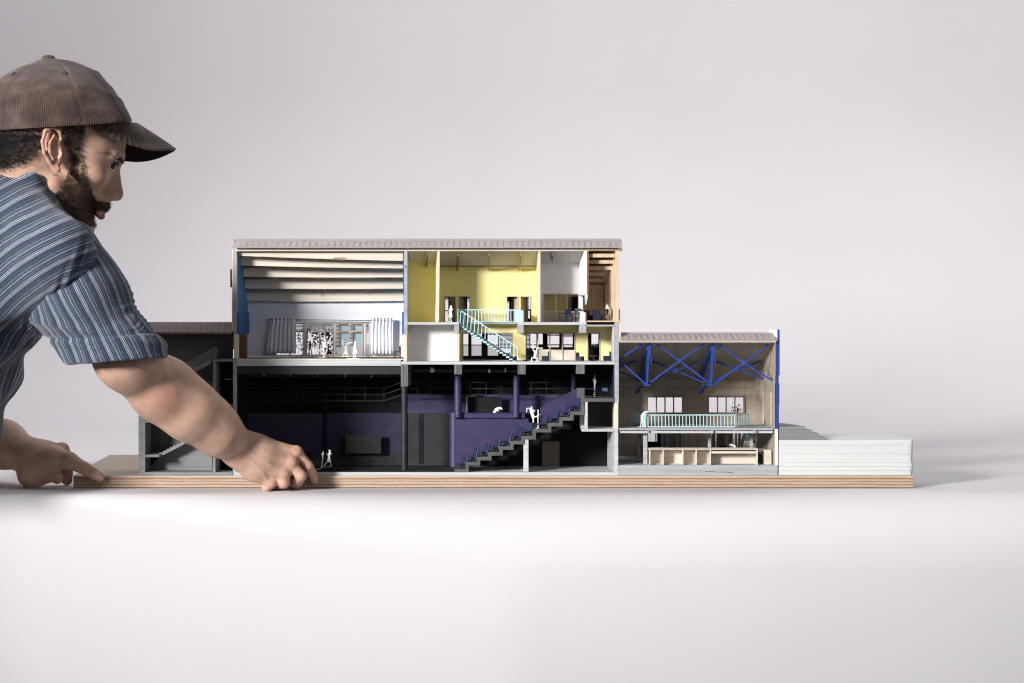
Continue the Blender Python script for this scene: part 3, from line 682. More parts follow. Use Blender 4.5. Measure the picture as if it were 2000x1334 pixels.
# trusses
def strut(mb, a, b, w, d=.0012): return mb.bar(a, b, w, d)
def xbrace(y, node, ends, rad, name='cross_brace'):
    b = MB()
    for i, (p, q) in enumerate(ends): b.bar(P(p, q, y + .0002 * i), P(node[0], node[1], y + .0002 * i), .0027, .0018)
    o = hp(b, name, 'cobalt')
    n = MB().cyl(P(node[0], node[1], y - .002), P(node[0], node[1], y + .003), rad, 8); n.build('node_plate', 'cobalt', o)
xbrace(.016, (1327, 705), [(1277, 667.5), (1379, 668.5), (1266.5, 749.5), (1382, 746)], .0036)
xbrace(.016, (1452, 709), [(1397.5, 668), (1505, 669.5), (1391, 752), (1507.6, 742.6)], .0036)
xbrace(.10, (1320.5, 724), [(1271, 704.5), (1372.4, 700.5), (1284, 737.5), (1373, 746)], .0038)
xbrace(.10, (1440.2, 722), [(1393.6, 704), (1493.5, 702.4), (1394, 743.4), (1492.6, 739.6)], .0038)
b = MB().bar(P(1261.6, 668, .016), P(1209.6, 701.5, .016), .0026, .0018).bar(P(1209.8, 704.5, .0163), P(1260, 749, .0163), .0026, .0018); hp(b, 'cross_brace', 'cobalt')
b = MB().bar(P(1259, 699, .10), P(1209, 716.4, .10), .0026, .0018).bar(P(1209, 725, .1003), P(1252, 744, .1003), .0026, .0018); hp(b, 'cross_brace', 'cobalt')
for tx in (1267.2, 1392.4):
    tr = thing  # each truss is one part with its own members
    y0 = .012
    def TP(p, q, y): return P(tx + p, q, y)
    b = MB()
    # rafter following the ceiling from front to back
    za = Z(670.5); zb_ = zr0 + (zr1 - zr0) * .9
    b.hexa([(X(tx - 4), y0 + .006, Z(671) - .011), (X(tx + 3), y0 + .006, Z(671) - .011), (X(tx + 3), y0 + .006, zr0 - .0025), (X(tx - 4), y0 + .006, zr0 - .0025),
            (X(tx - 4), .19, zb_ - .009), (X(tx + 3), .19, zb_ - .009), (X(tx + 3), .19, zb_ - .003), (X(tx - 4), .19, zb_ - .003)])
    o = hp(b, 'truss', 'cobalt', bev=.0003)
    c = MB().box(tx - 2.6, tx + 4.6, 669.4, 687.4, y0 - .002, y0 + .0055).prism([(tx - 2.4, 687.4), (tx + 1.2, 687.4), (tx - 1.8, 752), (tx - 5.6, 752)], y0 - .001, y0 + .003)
    c.build('king_post', 'cobalt', o)
    c = MB().bar(P(tx + 2, 688, y0), P(tx + 5.2, 710.5, y0), .0019)
    c.box(tx - 8.6, tx + 1.8, 750.6, 754.2, y0 - .003, y0 + .006)
    c.bar(P(tx - 3, 751, y0 + .004), P(tx - 10, 748, .10), .0042).bar(P(tx - 3, 689, y0 + .004), P(tx - 8, 745, .07), .0018)
    c.bar(P(tx - 7, 750, .06), P(tx - 5, 700, .05), .002).bar(P(tx - 7, 750, .062), P(tx - 9, 724, .11), .002).bar(P(tx - 8, 749, .09), P(tx - 12, 739, .13), .002)
    c.build('web_member', 'cobalt', o)
    c = MB(); pts = [(tx - 6, 750, .10), (tx - 13, 752, .125), (tx - 19, 758, .15), (tx - 23.6, 767, .165)]
    for a, e in zip(pts, pts[1:]): c.bar(P(*a), P(*e), .0056, .0042)
    c.build('knee_brace', card('shaded_navy', (.02, .026, .075)) if 0 else 'cobalt', o)
# deck with joists and posts
hp(MB().box(1208.8, 1510.5, 836.4, 840.2, F, .10), 'mezzanine_deck', 'grey', bev=.0003)
hp(MB().box(1200, 1250, 836.5, 840, .1005, YB - .001).box(1440, 1478, 836.5, 840, .1005, YB - .001), 'mezzanine_landing', 'grey')
hp(MB().box(1210, 1509.4, 841.4, 846, F + .004, F + .008), 'edge_beam', 'greyL')
jb = MB()
for p in (1262.6, 1388.6, 1472.4): jb.box(p, p + 4.6, 840.4, 846.6, F - .0005, F + .0035)
hp(jb, 'joist_end', 'grey')
for p0, p1, y, q1 in ((1256.4, 1264.6, .02, 906.6), (1383, 1389, .045, 902.6), (1464.6, 1470.8, .045, 902.6), (1245.6, 1252, .09, 901), (1436.4, 1440, .13, 896)):
    hp(MB().box(p0, p1, 840.6, q1 + 3, y, y + .005), 'deck_post', 'grey', bev=.0003)
# ------------------------------------------------------------------ railings (pale aqua)
def railing(parent, a, b, q0a, q1a, q0b, q1b, n, name='railing', w=.0013, label=None):
    """a, b = (px, y) ends; q0 top and q1 bottom photo heights at each end"""
    g = MB()
    A0, A1, B0, B1 = P(a[0], q0a, a[1]), P(a[0], q1a, a[1]), P(b[0], q0b, b[1]), P(b[0], q1b, b[1])
    g.bar(A0, B0, .0016, .0022); g.bar(A1, B1, .0015, .0022)
    o = part(g, name, 'aqua', parent)
    h = MB()
    for i in range(n + 1):
        t = i / n; d = (B0 - A0).normalized() * .0002
        h.bar(A0.lerp(B0, t) - d, A1.lerp(B1, t) + d, w, .0012)
    h.build('balusters', 'aqua', o)
    if label: o['label'] = label
    return o
railing(hall, (1265.6, .030), (1435, .030), 810.5, 833.6, 810.5, 833.6, 25)
railing(hall, (1437, .031), (1461.5, .07), 809.6, 832.6, 808, 829.8, 8)
railing(hall, (1241, .11), (1262.6, .031), 803.6, 826, 809.8, 833, 14, w=.0026)
hp(MB().box(1461, 1462.6, 806, 831, .07, .0712), 'rail_end_post', 'aqua')
# ------------------------------------------------------------------ main block stair and landing rail
railing(main, (896.6, .054), (1010.4, .054), 605, 628.6, 605.6, 628.8, 18)
railing(main, (1011, .0535), (1016.8, .008), 605.8, 628.8, 606, 630.8, 4, w=.009)
railing(main, (894.0, .03), (896.4, .0535), 604.6, 629.8, 604.8, 628.6, 2)
st = MB(); n = 17
a0, a1 = (897.6, 632.4), (1010.5, 706)
y0s, y1s = .010, .030
st.prism([(896.6, 630), (900.4, 630), (1012.4, 706), (1006, 706), (896.6, 640)], y1s, y1s + .0012)
so = part(st, 'aqua_stair', 'aqua')
tr_ = MB()
for i in range(n):
    p = 899.6 + (1001 - 899.6) * i / (n - 1); q = 637.6 + (704.4 - 637.6) * i / (n - 1)
    tr_.box(p, p + 6.4, q, q + 3.0, y0s, y1s - .0003)
tr_.build('stair_tread', 'aqua', so)
hr = MB().bar(P(898.4, 608.8, y0s), P(903.6, 608.8, y0s), .0017).bar(P(903.6, 608.9, y0s), P(1011, 679, y0s), .0017)
for i in range(17):
    p = 899.4 + i * 6.95; qt = 608.9 + max(0, p - 903.6) * (70.1 / 107.4)
    hr.bar(P(p + .6, qt, y0s + .0002), P(p - 1.0 if i < 14 else p - .4, qt + 24.5 if i < 15 else qt + 24, y0s + .0002), .0012)
hr.build('handrail', 'aqua', so)
# ------------------------------------------------------------------ left stair wing
stair = thing('stair_tower_model', 'dark grey stair wing at the left end of the model, mostly behind the forearm', 'architectural model', (X(362), .04, ZB))
def sp(b, name, m, par=None, **k): return part(b, name, m, par or stair, **k)
YL = .055
sp(MB().box(269.5, 454.6, 922.2, 928.6, F - .0005, .12), 'floor_plate', 'greyS', bev=.0003)
sp(MB().box(270.4, 283.6, 653, 922, F, .12), 'end_wall', 'greyS', bev=.0003)
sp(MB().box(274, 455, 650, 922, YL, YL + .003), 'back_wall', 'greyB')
sp(MB().box(283, 313, 831, 922, YL - .002, YL - .0005), 'dark_recess', 'greyD')
sp(MB().box(283.8, 309.5, 820, 825, F, YL - .003), 'landing', 'greyS', bev=.0003); sp(MB().box(283.8, 311, 888, 893, F, YL - .003), 'landing', 'greyS', bev=.0003)
def steps(p0, q0, dp, dq, n, y0, y1, th):
    u_ = [(p0, q0)]
    for i in range(n): u_ += [(p0 + dp * i, q0 + dq * (i + 1)), (p0 + dp * (i + 1), q0 + dq * (i + 1))]
    return MB().prism(u_ + [(p0 + dp * n, q0 + dq * n + th), (p0, q0 + th)], y0, y1)
sp(steps(311, 888, 6.8, -3.55, 15, .018, .042, 5), 'stair_flight', 'greyS')
sp(MB().prism([(311, 893.2), (413, 840), (415, 922), (283.8, 922)], .0425, .044), 'stair_side', 'greyS')
sp(steps(330, 746, 6.8, -3.55, 12, F, .034, 6), 'stair_flight', 'greyS')
sp(MB().prism([(331, 724), (418, 679), (418, 702), (331, 746)], .036, .039), 'stair_parapet', 'greyS')
sp(MB().box(418.2, 423, 679, 701, .034, .041), 'newel', 'greyS')
sp(MB().box(415, 455, 701.4, 706.2, F - .0005, YL - .001), 'top_landing', 'greyS', bev=.0003)
sp(MB().box(415.8, 421, 706.4, 922, F, .05), 'inner_wall', 'greyS', bev=.0003)
sp(MB().box(384, 415.6, 708, 792, .05, .052), 'dark_backing', 'greyD')
sp(MB().box(421.2, 455, 706.4, 922, .05, .052), 'lift_shaft', 'black')
sp(MB().box(441, 454.6, 791, 796, F, .049), 'shaft_floor', 'greyS'); sp(MB().box(440, 454.6, 740.3, 741.4, .03, .034), 'shaft_shelf', 'white'); sp(MB().box(446, 454, 799, 812, .046, .0495), 'lit_glimpse_panel', 'white')  # last white panel stands for a lit glimpse of the backdrop
f3 = MB(); yc, yd = -.002, .03
f3.hexa([(X(262), yc, Z(650.6)), (X(453), yc, Z(650.6)), (X(453), yc, Z(648.8)), (X(262), yc, Z(648.8)), (X(270, yd), yd, Z(630.6, yd)), (X(453), yd, Z(631.6, yd)), (X(453), yd, Z(629.6, yd)), (X(270, yd), yd, Z(628.6, yd))])
fo = sp(f3, 'roof', 'roofB')
sm = MB(); px = 268
while px < 450:
    a = Vector((X(px + 3 - (px - 268) * .02), yc, Z(648.8) + .0004)); c = Vector((X(px + 6, yd), yd, Z(629.8, yd) + .0002)); sm.bar(a, a.lerp(c, .72), .0008, .0008); sm.bar(a.lerp(c, .72) + Vector((-.004, 0, .0001)), a.lerp(c, .72) + Vector((.005, 0, .0001)), .0004); px += 12.2
sm.build('roof_seams', card('roof_seam_card_c', (.13, .10, .085)), fo)
r_ = MB(); r_.hexa([(X(268), yd + .0005, Z(629, yd) - .002), (X(453), yd + .0005, Z(629, yd) - .002), (X(453), yd + .0005, Z(629, yd)), (X(268), yd + .0005, Z(629, yd)), (X(268), .12, Z(680, .12) - .002), (X(453), .12, Z(680, .12) - .002), (X(453), .12, Z(680, .12)), (X(268), .12, Z(680, .12))])
sp(r_, 'rear_roof', 'roofB')
sp(MB().box(262.5, 453, 650.8, 652.4, F - .004, F), 'roof_lip', 'greyS')
# ------------------------------------------------------------------ terrace block at the right
ter = thing('terrace_block', 'layered white foamboard block with grey curved steps at the right end of the board', 'landscape model', (X(1654), .07, ZB))
YT = .14
def plan_block(mb, outline, z0, z1):
    n = len(outline); a = [(x, y, z0) for x, y in outline] + [(x, y, z1) for x, y in outline]
    return mb.add(a, [tuple(range(n)), tuple(range(2 * n - 1, n - 1, -1))] + [(i, (i + 1) % n, (i + 1) % n + n, i + n) for i in range(n)])
xr, xl = X(1785.6), X(1521.8)
ZW = Z(859.4)
right_edge = [(xr - .008, F), (xr - .0035, F + .0008), (xr - .0010, F + .003), (xr, F + .008)] + [(X(1785.6 - 54 * (t ** 1.25), YT * t), YT * t) for t in np.linspace(.16, 1, 12)]
outl = [(xl, F)] + right_edge + [(xl, YT)]
zs = np.linspace(ZB + .0002, ZW, 8); hb = [ZB + .0002, Z(920), Z(911.4), Z(903.4), Z(887), Z(869.6), ZW]
for k in range(6):
    off = .0005 * ((k * 7) % 3 - 1)
    part(plan_block(MB(), [(x + (off if x > xl + .001 else 0), y + (off * .6 if y < .006 else 0)) for x, y in outl], hb[k], hb[k + 1] - .00012), 'white_layer', 'foam', ter, bev=.0003)
def curved(pr, y1):                               # quarter-round plan shape of a step
    out = [(X(1522.6), F)]
    for t in np.linspace(0, 1, 14):
        y = F + (y1 - F) * t; p = pr - (pr - 1540) * (t ** 1.6)
        out.append((X(p), y))
    out.append((X(1522.6), y1)); return out
for k, (pr, q1, q0, y1) in enumerate([(1615, 862.4, 854.2, .120), (1601, 853.9, 846.4, .112), (1587.6, 846.1, 840.2, .106), (1574, 839.9, 833.6, .10)]):
    part(plan_block(MB(), curved(pr, y1), Z(q1) + (ZW - Z(862.4) + .0002 if k == 0 else 0), Z(q0)), 'grey_step', 'block', ter, bev=.0003)
# ------------------------------------------------------------------ model tree outside the hall
def tree():
    y = .205; t = thing('model_tree', 'brown laser-cut leafy model tree seen through the hall windows', 'model tree', P(610, 694, y))
    r = random.Random(11); b = MB(); th = 0
    trunk = MB().bar(P(598, 706, y), P(601, 640, y), .0016, .0012).bar(P(640, 706, y + .0003), P(643, 640, y + .0003), .0026, .0012)
    for k in range(34):
        p, q = r.uniform(575, 650), r.uniform(650, 700); a = r.uniform(-1.1, 1.1)
        trunk.bar(P(p, q, y + .0005 + k * .00001), P(p + 16 * math.sin(a), q - 16 * math.cos(a), y + .0005 + k * .00001), .0007, .0007)
    trunk.build('trunk', 'mdf', t)
    n = 0
    while n < 150:
        p, q = r.uniform(574, 652), r.uniform(643, 704)
        dens = 1.0 if p > 625 else .42
        if p < 592: dens = .6 if q > 680 or q < 660 else .25
        if 605 < p < 622 and 662 < q < 690: dens *= .4
        if r.random() > dens: continue
        s = r.uniform(1.3, 2.9) * U; c = P(p, q, y + .0012 + n * .00002); m = r.randint(5, 8); a0 = r.uniform(0, 6)
        ring = [c + Vector((s * r.uniform(.65, 1.25) * math.cos(a0 + 2 * math.pi * i / m), 0, s * r.uniform(.65, 1.25) * math.sin(a0 + 2 * math.pi * i / m))) for i in range(m)]
        bk = [v + Vector((0, .0009, 0)) for v in ring]
        b.add(ring + bk, [tuple(range(m)), tuple(range(2 * m - 1, m - 1, -1))] + [(i, i + m, (i + 1) % m + m, (i + 1) % m) for i in range(m)]); n += 1
    b.build('crown', 'mdf', t)
tree()
t2 = thing('model_tree', 'small brown model bush seen through the right-hand window of the plywood hall', 'model tree', P(1440, 806, .25))
b = MB(); r = random.Random(5)
for k in range(46):
    c = P(r.gauss(1439, 7), min(806, r.gauss(801, 5)), .25 + r.uniform(-.006, .006)); s = r.uniform(.0012, .0026)
    v = [c + Vector((r.uniform(-s, s), r.uniform(-s, s), r.uniform(-s, s))) for _ in range(4)]
    b.add(v, [(0, 1, 2), (0, 2, 3), (0, 3, 1), (1, 3, 2)])
b.build('crown', 'mdf', t2); MB().bar(P(1440, 828, .25), P(1440, 800, .25), .002).build('trunk', 'mdf', t2)
# ------------------------------------------------------------------ furniture of the model
def mk_seat():
    t = thing('theatre_chair', 'navy ribbed seat', 'theatre chair', (0, 0, 0), 'ribbed seats on the raked steps')
    b = MB()                                        # backrest: tilted panel carrying ribs
    for dx in (0,): b.hexa([(-.0005, 0, .004), (.0012, 0, .0036), (.0052, 0, .0172), (.0035, 0, .0178), (-.0005, .013, .004), (.0012, .013, .0036), (.0052, .013, .0172), (.0035, .013, .0178)])
    bk = b.build('backrest', 'seat', t, bev=.0003)
    rb = MB()
    for i in range(4):
        y = .0008 + i * .0034
        rb.bar(Vector((.0010, y, .0030)), Vector((.0054, y, .0184 - .0006 * (i % 2))), .0014, .0014)
    rb.build('ribs', 'seat', bk)
    MB().hexa([(-.009, .0005, .0058), (-.0008, .0005, .0048), (-.0004, .0005, .0066), (-.009, .0005, .0076), (-.009, .0125, .0058), (-.0008, .0125, .0048), (-.0004, .0125, .0066), (-.009, .0125, .0076)]).build('seat_pan', 'seat', t, bev=.0003)
    for y in (.0012, .0112): MB().bar((.0004, y, .0056), (-.0012, y, .0002), .0013).build('leg', 'seat', t)
    for m_ in {o.data for o in list(t.children) + [g for o in t.children for g in o.children]}: m_.transform(Matrix.Scale(1.12, 4))
    return t
def copy_thing(o, loc, rz=0, label=None):
    r_ = o.copy(); COL.objects.link(r_); r_.location = loc; r_.rotation_euler = (0, 0, rz)
    if label: r_['label'] = label
    for ch in list(o.children):
        c = ch.copy(); COL.objects.link(c); c.parent = r_
        for g in list(ch.children):
            d = g.copy(); COL.objects.link(d); d.parent = c
    return r_
seat0 = mk_seat()
ords = ['lowest', 'second', 'third', 'fourth', 'fifth', 'sixth', 'seventh', 'eighth', 'ninth', 'topmost']
row = [tops[0], tops[1], tops[2], tops[3], tops[4], tops[5], tops[6], tops[8], tops[9], tops[10]]
row = [(887 + 0, 916.6, 909), tops[1], tops[2], tops[3], tops[4], tops[5], tops[6], tops[7], tops[8], tops[9]]
spx = [(903, 916), (922.5, 902), (945, 892), (966.5, 882.6), (988, 871.4), (1009, 860.6), (1031, 851), (1060, 837), (1082.5, 825.6), (1104.5, 814.4)]
rs = random.Random(4)
for i, (p, q) in enumerate(spx):
    lab = f'navy ribbed theatre seat on the {ords[i]} step of the raked seating, counted from the stage'
    loc = (X(p + 6.5), F + .001, Z(q + .6)); rz = rs.uniform(.45, .85)
    if i == 0: seat0.location = loc; seat0.rotation_euler = (0, 0, rz); seat0['label'] = lab; first = seat0
    else: copy_thing(seat0, loc, rz, lab)
p11 = copy_thing(seat0, (X(1130), F + .001, Z(803.6)), .7, 'navy ribbed theatre seat right below the control booth parapet')
for o in [x for x in bpy.data.objects if x.name.startswith('theatre_chair') and 'topmost' in x['label']]: o['label'] = 'navy ribbed theatre seat one step below the seat against the booth parapet'
def chair(name, label, px, q, y, rz=0, s=1.0, group='navy model chairs'):
    t = thing(name, label, 'chair', (0, 0, 0), group)
    w_, d, h, hb_ = .0095 * s, .0095 * s, .0095 * s, .019 * s
    MB().xbox(-w_ / 2, w_ / 2, 0, d, h, h + .0014).build('seat', 'navy', t)
    MB().xbox(-w_ / 2, w_ / 2, d - .0014, d, h + .0016, hb_).build('backrest', 'navy', t)
    for x in (-w_ / 2 + .0007, w_ / 2 - .0007):
        for y_ in (.0007, d - .0007): MB().xbox(x - .0006, x + .0006, y_ - .0006, y_ + .0006, 0, h - .0001).build('leg', 'navy', t)
    t.location = P(px, q, y); t.rotation_euler = (0, 0, rz); return t
def boxchair(label, px, q, y, rz=0, s=1.0):
    t = thing('armchair', label, 'chair', (0, 0, 0), 'navy model chairs')
    MB().xbox(-.006 * s, .006 * s, 0, .010 * s, .0005, .0085 * s).build('seat', 'navy', t, bev=.0003)
    MB().xbox(-.006 * s, .006 * s, .0102 * s, .012 * s, .0005, .016 * s).build('backrest', 'navy', t, bev=.0003)
    t.location = P(px, q, y); t.rotation_euler = (0, 0, rz); return t
def table(label, px, q, y, w_, d, h, m='navy', name='table'):
    t = thing(name, label, 'table', P(px, q, y), 'navy model tables'); c = P(px, q, y)
    MB().xbox(c.x - w_ / 2, c.x + w_ / 2, y, y + d, c.z + h - .0012, c.z + h).build('tabletop', m, t)
    for sx in (-1, 1):
        for yy in (y + .0008, y + d - .0008): MB().xbox(c.x + sx * (w_ / 2 - .001) - .0006, c.x + sx * (w_ / 2 - .001) + .0006, yy - .0006, yy + .0006, c.z, c.z + h - .0013).build('leg', m, t)
    return t
chair('chair', 'navy slatted chair alone at the right end of the hall floor under the curtain', 770.5, 699.2, .055, math.radians(-100), 1.0)
table('thin black frame table in the grey office beside the low wall', 1113.5, 628.6, .03, .036, .02, .0135)
chair('chair', 'navy chair in front of the office table, nearer the window wall', 1112.6, 629.2, .008, .25, 1.08); chair('chair', 'navy chair tucked at the right end of the office table', 1123.4, 628.8, .016, -.5, 1.12)
boxchair('navy armchair at the foot of the aqua stair', 1009, 705.4, .02, math.pi / 2 + .1, .9)
boxchair('navy armchair to the right of the seated white figure in the foyer', 1058.5, 705.2, .025, -math.pi / 2 - .1, .95)
boxchair('navy armchair left of the foyer table by the yellow doorway', 1138.5, 705.2, .02, math.pi / 2 - .5, .85)
boxchair('navy armchair at the far right end of the foyer', 1179, 705, .03, -math.pi / 2 + .1, .95)
def round_table(label, px, q, y):
    t = thing('coffee_table', label, 'table', P(px, q, y), 'low round navy tables'); c = P(px, q, y)
    MB().cyl((c.x, c.y, c.z + .0072), (c.x, c.y, c.z + .0082), .0095, 24).build('tabletop', 'navy', t)
    MB().cyl((c.x, c.y, c.z), (c.x, c.y, c.z + .0071), .001, 8).build('column', 'navy', t)
    g = MB()
    for a in (0.4, 1.45, 2.5): g.bar((c.x - .007 * math.cos(a), c.y - .007 * math.sin(a), c.z + .0006 + a * .0001), (c.x + .007 * math.cos(a), c.y + .007 * math.sin(a), c.z + .0006 + a * .0001), .001)
    g.build('foot', 'navy', t); return t
round_table('low navy table between the stair foot and the seated white figure', 1030, 704.8, .035); round_table('low navy table in front of the narrow foyer doorway', 1160, 704.8, .03)
boxchair('navy seat at the left end of the timber balcony', 1153, 626, .02, .6, 1.0); boxchair('navy seat in the middle of the timber balcony', 1166, 625.8, .015, .1, 1.05); chair('chair', 'navy chair beside the white seated figure on the timber balcony', 1176, 625.8, .02, -1.2, .95)
t = table('navy control desk in the booth above the raked seating', 1151.5, 777.8, .02, .022, .016, .0152)
mo = thing('monitor', 'small blue screen beside the booth desk at the top of the raked seating', 'monitor', P(1181, 777.8, .05))
MB().box(1175.6, 1186.6, 757.6, 764.4, .05, .0515).build('screen', card('slate_blue_plastic', (.07, .11, .22)), mo); MB().box(1179.6, 1182, 764.6, 777.6, .05, .0512).build('stand', 'navy', mo); MB().box(1174.6, 1186, 776, 777.7, .0445, .0499).build('foot', 'navy', mo)
stl = thing('stool', 'thin purple stool beside the booth desk under the grey standing figure', 'stool', P(1161, 777.6, .03))
MB().box(1157, 1166, 772.4, 774, .028, .036).build('seat', 'purple', stl)
for p in (1158, 1164.4):
    MB().box(p - .7, p + .7, 774.2, 777.9, .030, .031).build('leg', 'purple', stl)
# bar counter
bar_ = thing('bar_counter', 'pale wooden bar counter with open shelf bays on the grey plinth', 'counter', P(1375, 908, .01))
yq0, yq1 = .008, .030
cz = MB().box(1267, 1480.6, 876, 878.6, yq0 - .001, yq1 + .001); cz.build('countertop', 'balsa', bar_, bev=.0003)
MB().box(1271, 1479, 878.8, 907.8, yq1 - .002, yq1, yq0).build('back_panel', 'balsa', bar_)
for p, w_ in ((1268.4, 1.8), (1294.6, 1.8), (1332.8, 2), (1359, 2), (1386.6, 2), (1478, 2)):
    MB().box(p, p + w_, 878.8, 908.2, yq0, yq1 - .0022).build('divider', 'balsa', bar_)
MB().box(1388.8, 1477.8, 881.4, 885.6, yq0 + .001, yq1 - .0022).build('shelf', 'balsa', bar_)
MB().box(1268.4, 1388, 905.6, 907.6, yq0 + .012, yq1 - .0023).build('plinth_board', 'balsa', bar_)
cab = thing('cabinet', 'small pale wooden cabinet standing between the bar counter and the gable wall', 'cabinet', P(1499, 908, .02))
MB().box(1492, 1507, 879, 907.6, .018, .04).build('carcass', 'balsa', cab, bev=.0003); MB().box(1492.6, 1506.4, 890.6, 891.2, .0172, .0178).build('door_gap', 'frame', cab)
fri = thing('fridge', 'dark steel double cupboard between the bar counter and the small cabinet', 'cupboard', P(1486, 904, .06))
MB().box(1481.6, 1490, 876, 904, .055, .07).build('carcass', card('steel_grey', (.16, .15, .14)), fri); MB().box(1482, 1489.6, 889.5, 890.6, .0545, .0549).build('handle', 'black', fri)
tb = thing('cafe_table', 'dark table in the back room behind the bar counter', 'table', P(1412, 893, .17))
MB().box(1405, 1418, 869.6, 874, .172, .178).build('tabletop', 'black', tb); MB().box(1410, 1413, 874.2, 896, .174, .176).build('leg', 'black', tb)
# ------------------------------------------------------------------ cut-paper figures
def figure(label, y, m='paper', discs=(), strokes=(), polys=()):
    xs = [d[0] for d in discs] + [p[0] for s in strokes for p in s[0]] + [p[0] for pl in polys for p in pl]
    qs = [p[1] for s in strokes for p in s[0]] + [p[1] for pl in polys for p in pl]
    b = MB(); k = 0
    def ext(ring):
        nonlocal k
        n = len(ring); yy = y - .00003 * k; k += 1
        a = [(X(p, y), yy, Z(q, y)) for p, q in ring]; c = [(x, y + .0007 + .00003 * k, z) for x, _, z in a]
        b.add(a + c, [tuple(range(n)), tuple(range(2 * n - 1, n - 1, -1))] + [(i, i + n, (i + 1) % n + n, (i + 1) % n) for i in range(n)])
    for pl in polys: ext(pl)
    for pts, w_ in strokes:
        for a, c in zip(pts, pts[1:]):
            dx, dy = c[0] - a[0], c[1] - a[1]; L = math.hypot(dx, dy); nx, ny = -dy / L * w_ / 2, dx / L * w_ / 2; ex, ey = dx / L * w_ * .3, dy / L * w_ * .3
            ext([(a[0] + nx - ex * .6, a[1] + ny - ey * .6), (a[0] + nx * .5 - ex, a[1] + ny * .5 - ey), (a[0] - nx * .5 - ex, a[1] - ny * .5 - ey), (a[0] - nx - ex * .6, a[1] - ny - ey * .6), (c[0] - nx + ex * .6, c[1] - ny + ey * .6), (c[0] - nx * .5 + ex, c[1] - ny * .5 + ey), (c[0] + nx * .5 + ex, c[1] + ny * .5 + ey), (c[0] + nx + ex * .6, c[1] + ny + ey * .6)])
    for p, q, r_ in discs: ext([(p + r_ * .85 * math.cos(a), q + r_ * math.sin(a)) for a in np.linspace(0, 2 * math.pi, 13)[:-1]])
    o = b.build('paper_figure', m); tag(o, label, 'paper figure', 'cut-paper people in the model')
    me = o.data; c = P(sum(xs) / len(xs), max(qs), y); me.transform(Matrix.Translation(-c)); o.location = c
    return o
figure('white paper woman walking in a dress on the yellow upper landing', .02, discs=[(881, 598.4, 2.1)], strokes=[([(880.6, 601), (879.6, 610)], 4.6), ([(878.6, 603), (874.2, 610.4)], 1.5), ([(882.6, 602.4), (884, 605)], 1.6), ([(877.6, 619), (876.6, 628)], 1.5), ([(880, 619), (881.6, 628)], 1.5), ([(866, 628.6), (882, 628.6)], .9)], polys=[[(877.8, 608), (882, 608), (883.8, 619.6), (874.4, 620)]])
figure('white paper figure kicking one leg back in the hall', .05, discs=[(634.2, 664, 2.5)], strokes=[([(633.6, 669), (632.8, 678)], 6), ([(632, 681), (632.4, 697)], 2.6), ([(630.4, 682), (626, 685.5), (618.8, 682)], 2.2), ([(636.5, 666.5), (641.6, 671), (642.8, 663.5)], 1.6), ([(630, 667), (629, 671), (631, 674)], 1.6), ([(622, 697.8), (636, 697.8)], .9)])
figure('white paper figure with one arm up, between the kicker and the dress figure', .08, discs=[], strokes=[([(669.2, 664.5), (669.6, 676), (675, 678)], 1.6), ([(676, 678), (677, 670.5), (688.6, 669)], 1.6), ([(675.6, 677), (674.8, 689)], 5), ([(674, 690), (670.6, 690.6), (669.6, 696)], 1.8), ([(675, 690), (674.6, 696)], 1.5), ([(676.4, 690), (679, 690.6), (679.4, 696)], 1.8), ([(664.6, 696.8), (684.6, 696.8)], .9)])
figure('white paper woman in a flared dress touching her head in the hall', .03, discs=[(693.2, 668.2, 2)], strokes=[([(693.2, 670), (693, 680)], 4), ([(694.6, 672), (695.4, 668), (693.4, 666.2)], 1), ([(691.2, 690), (690, 699.4)], 1.5), ([(693.7, 690), (693.6, 699.4)], 1.5), ([(677, 700), (702, 700)], .9)], polys=[[(691.2, 674), (695, 674), (697.2, 691), (688.4, 691)]])
figure('white paper figure striding with a hat on the black stage', .022, discs=[(644, 880.4, 1.7)], strokes=[([(643.6, 883), (642.2, 893)], 3.6), ([(638, 885.4), (640.8, 890)], 1.3), ([(645, 884), (647.2, 887.4)], 1.2), ([(638.6, 902), (631.4, 911.6)], 1.7), ([(645, 901), (647.4, 911)], 1.7), ([(630.4, 912.4), (647.6, 911.4)], .9), ([(641.8, 879), (646, 879.6)], .9)], polys=[[(640.6, 892), (644.6, 892), (646.2, 902.6), (637.6, 903)]])
figure('thin white paper figure seen nearly edge-on beside the hand on the black stage', .014, strokes=[([(631, 882.6), (630.2, 896), (627.6, 914)], 1.7), ([(628.4, 886.6), (630.6, 888.6)], 1.4), ([(619.4, 916.4), (624, 915.6), (627.4, 914.6)], 1.5)])
figure('white paper figure bowing forward on the purple balcony', .093, discs=[(977.7, 797.2, 2.5)], strokes=[([(965.8, 811), (965.4, 805), (968.6, 799.4), (974.4, 797)], 4.8), ([(978, 797.4), (981, 799.4)], 1.6), ([(969.6, 802.4), (974.6, 802.4)], 1.5), ([(967, 805.6), (970, 811.4)], 3)])
figure('white paper figure leaping with bent arms above the raked seats', .012, discs=[(1038, 795, 2)], strokes=[([(1036.6, 799), (1041.4, 815)], 6), ([(1034, 796.8), (1029.2, 797.6), (1028.4, 804.6)], 1.7), ([(1040, 799), (1044.4, 802.5), (1041, 804.6)], 1.5), ([(1041.5, 815.5), (1041.5, 828)], 2.6), ([(1042, 814.5), (1047.5, 813.6), (1054.4, 809)], 2.1), ([(1036, 828.6), (1045, 828.6)], .9)])
figure('thin white paper figure seen edge-on beside the leaping figure on the steps', .009, strokes=[([(1051, 800.4), (1050.7, 812), (1050.6, 824), (1050.8, 836)], 2), ([(1046.5, 836.6), (1051.6, 836.2)], .9)])
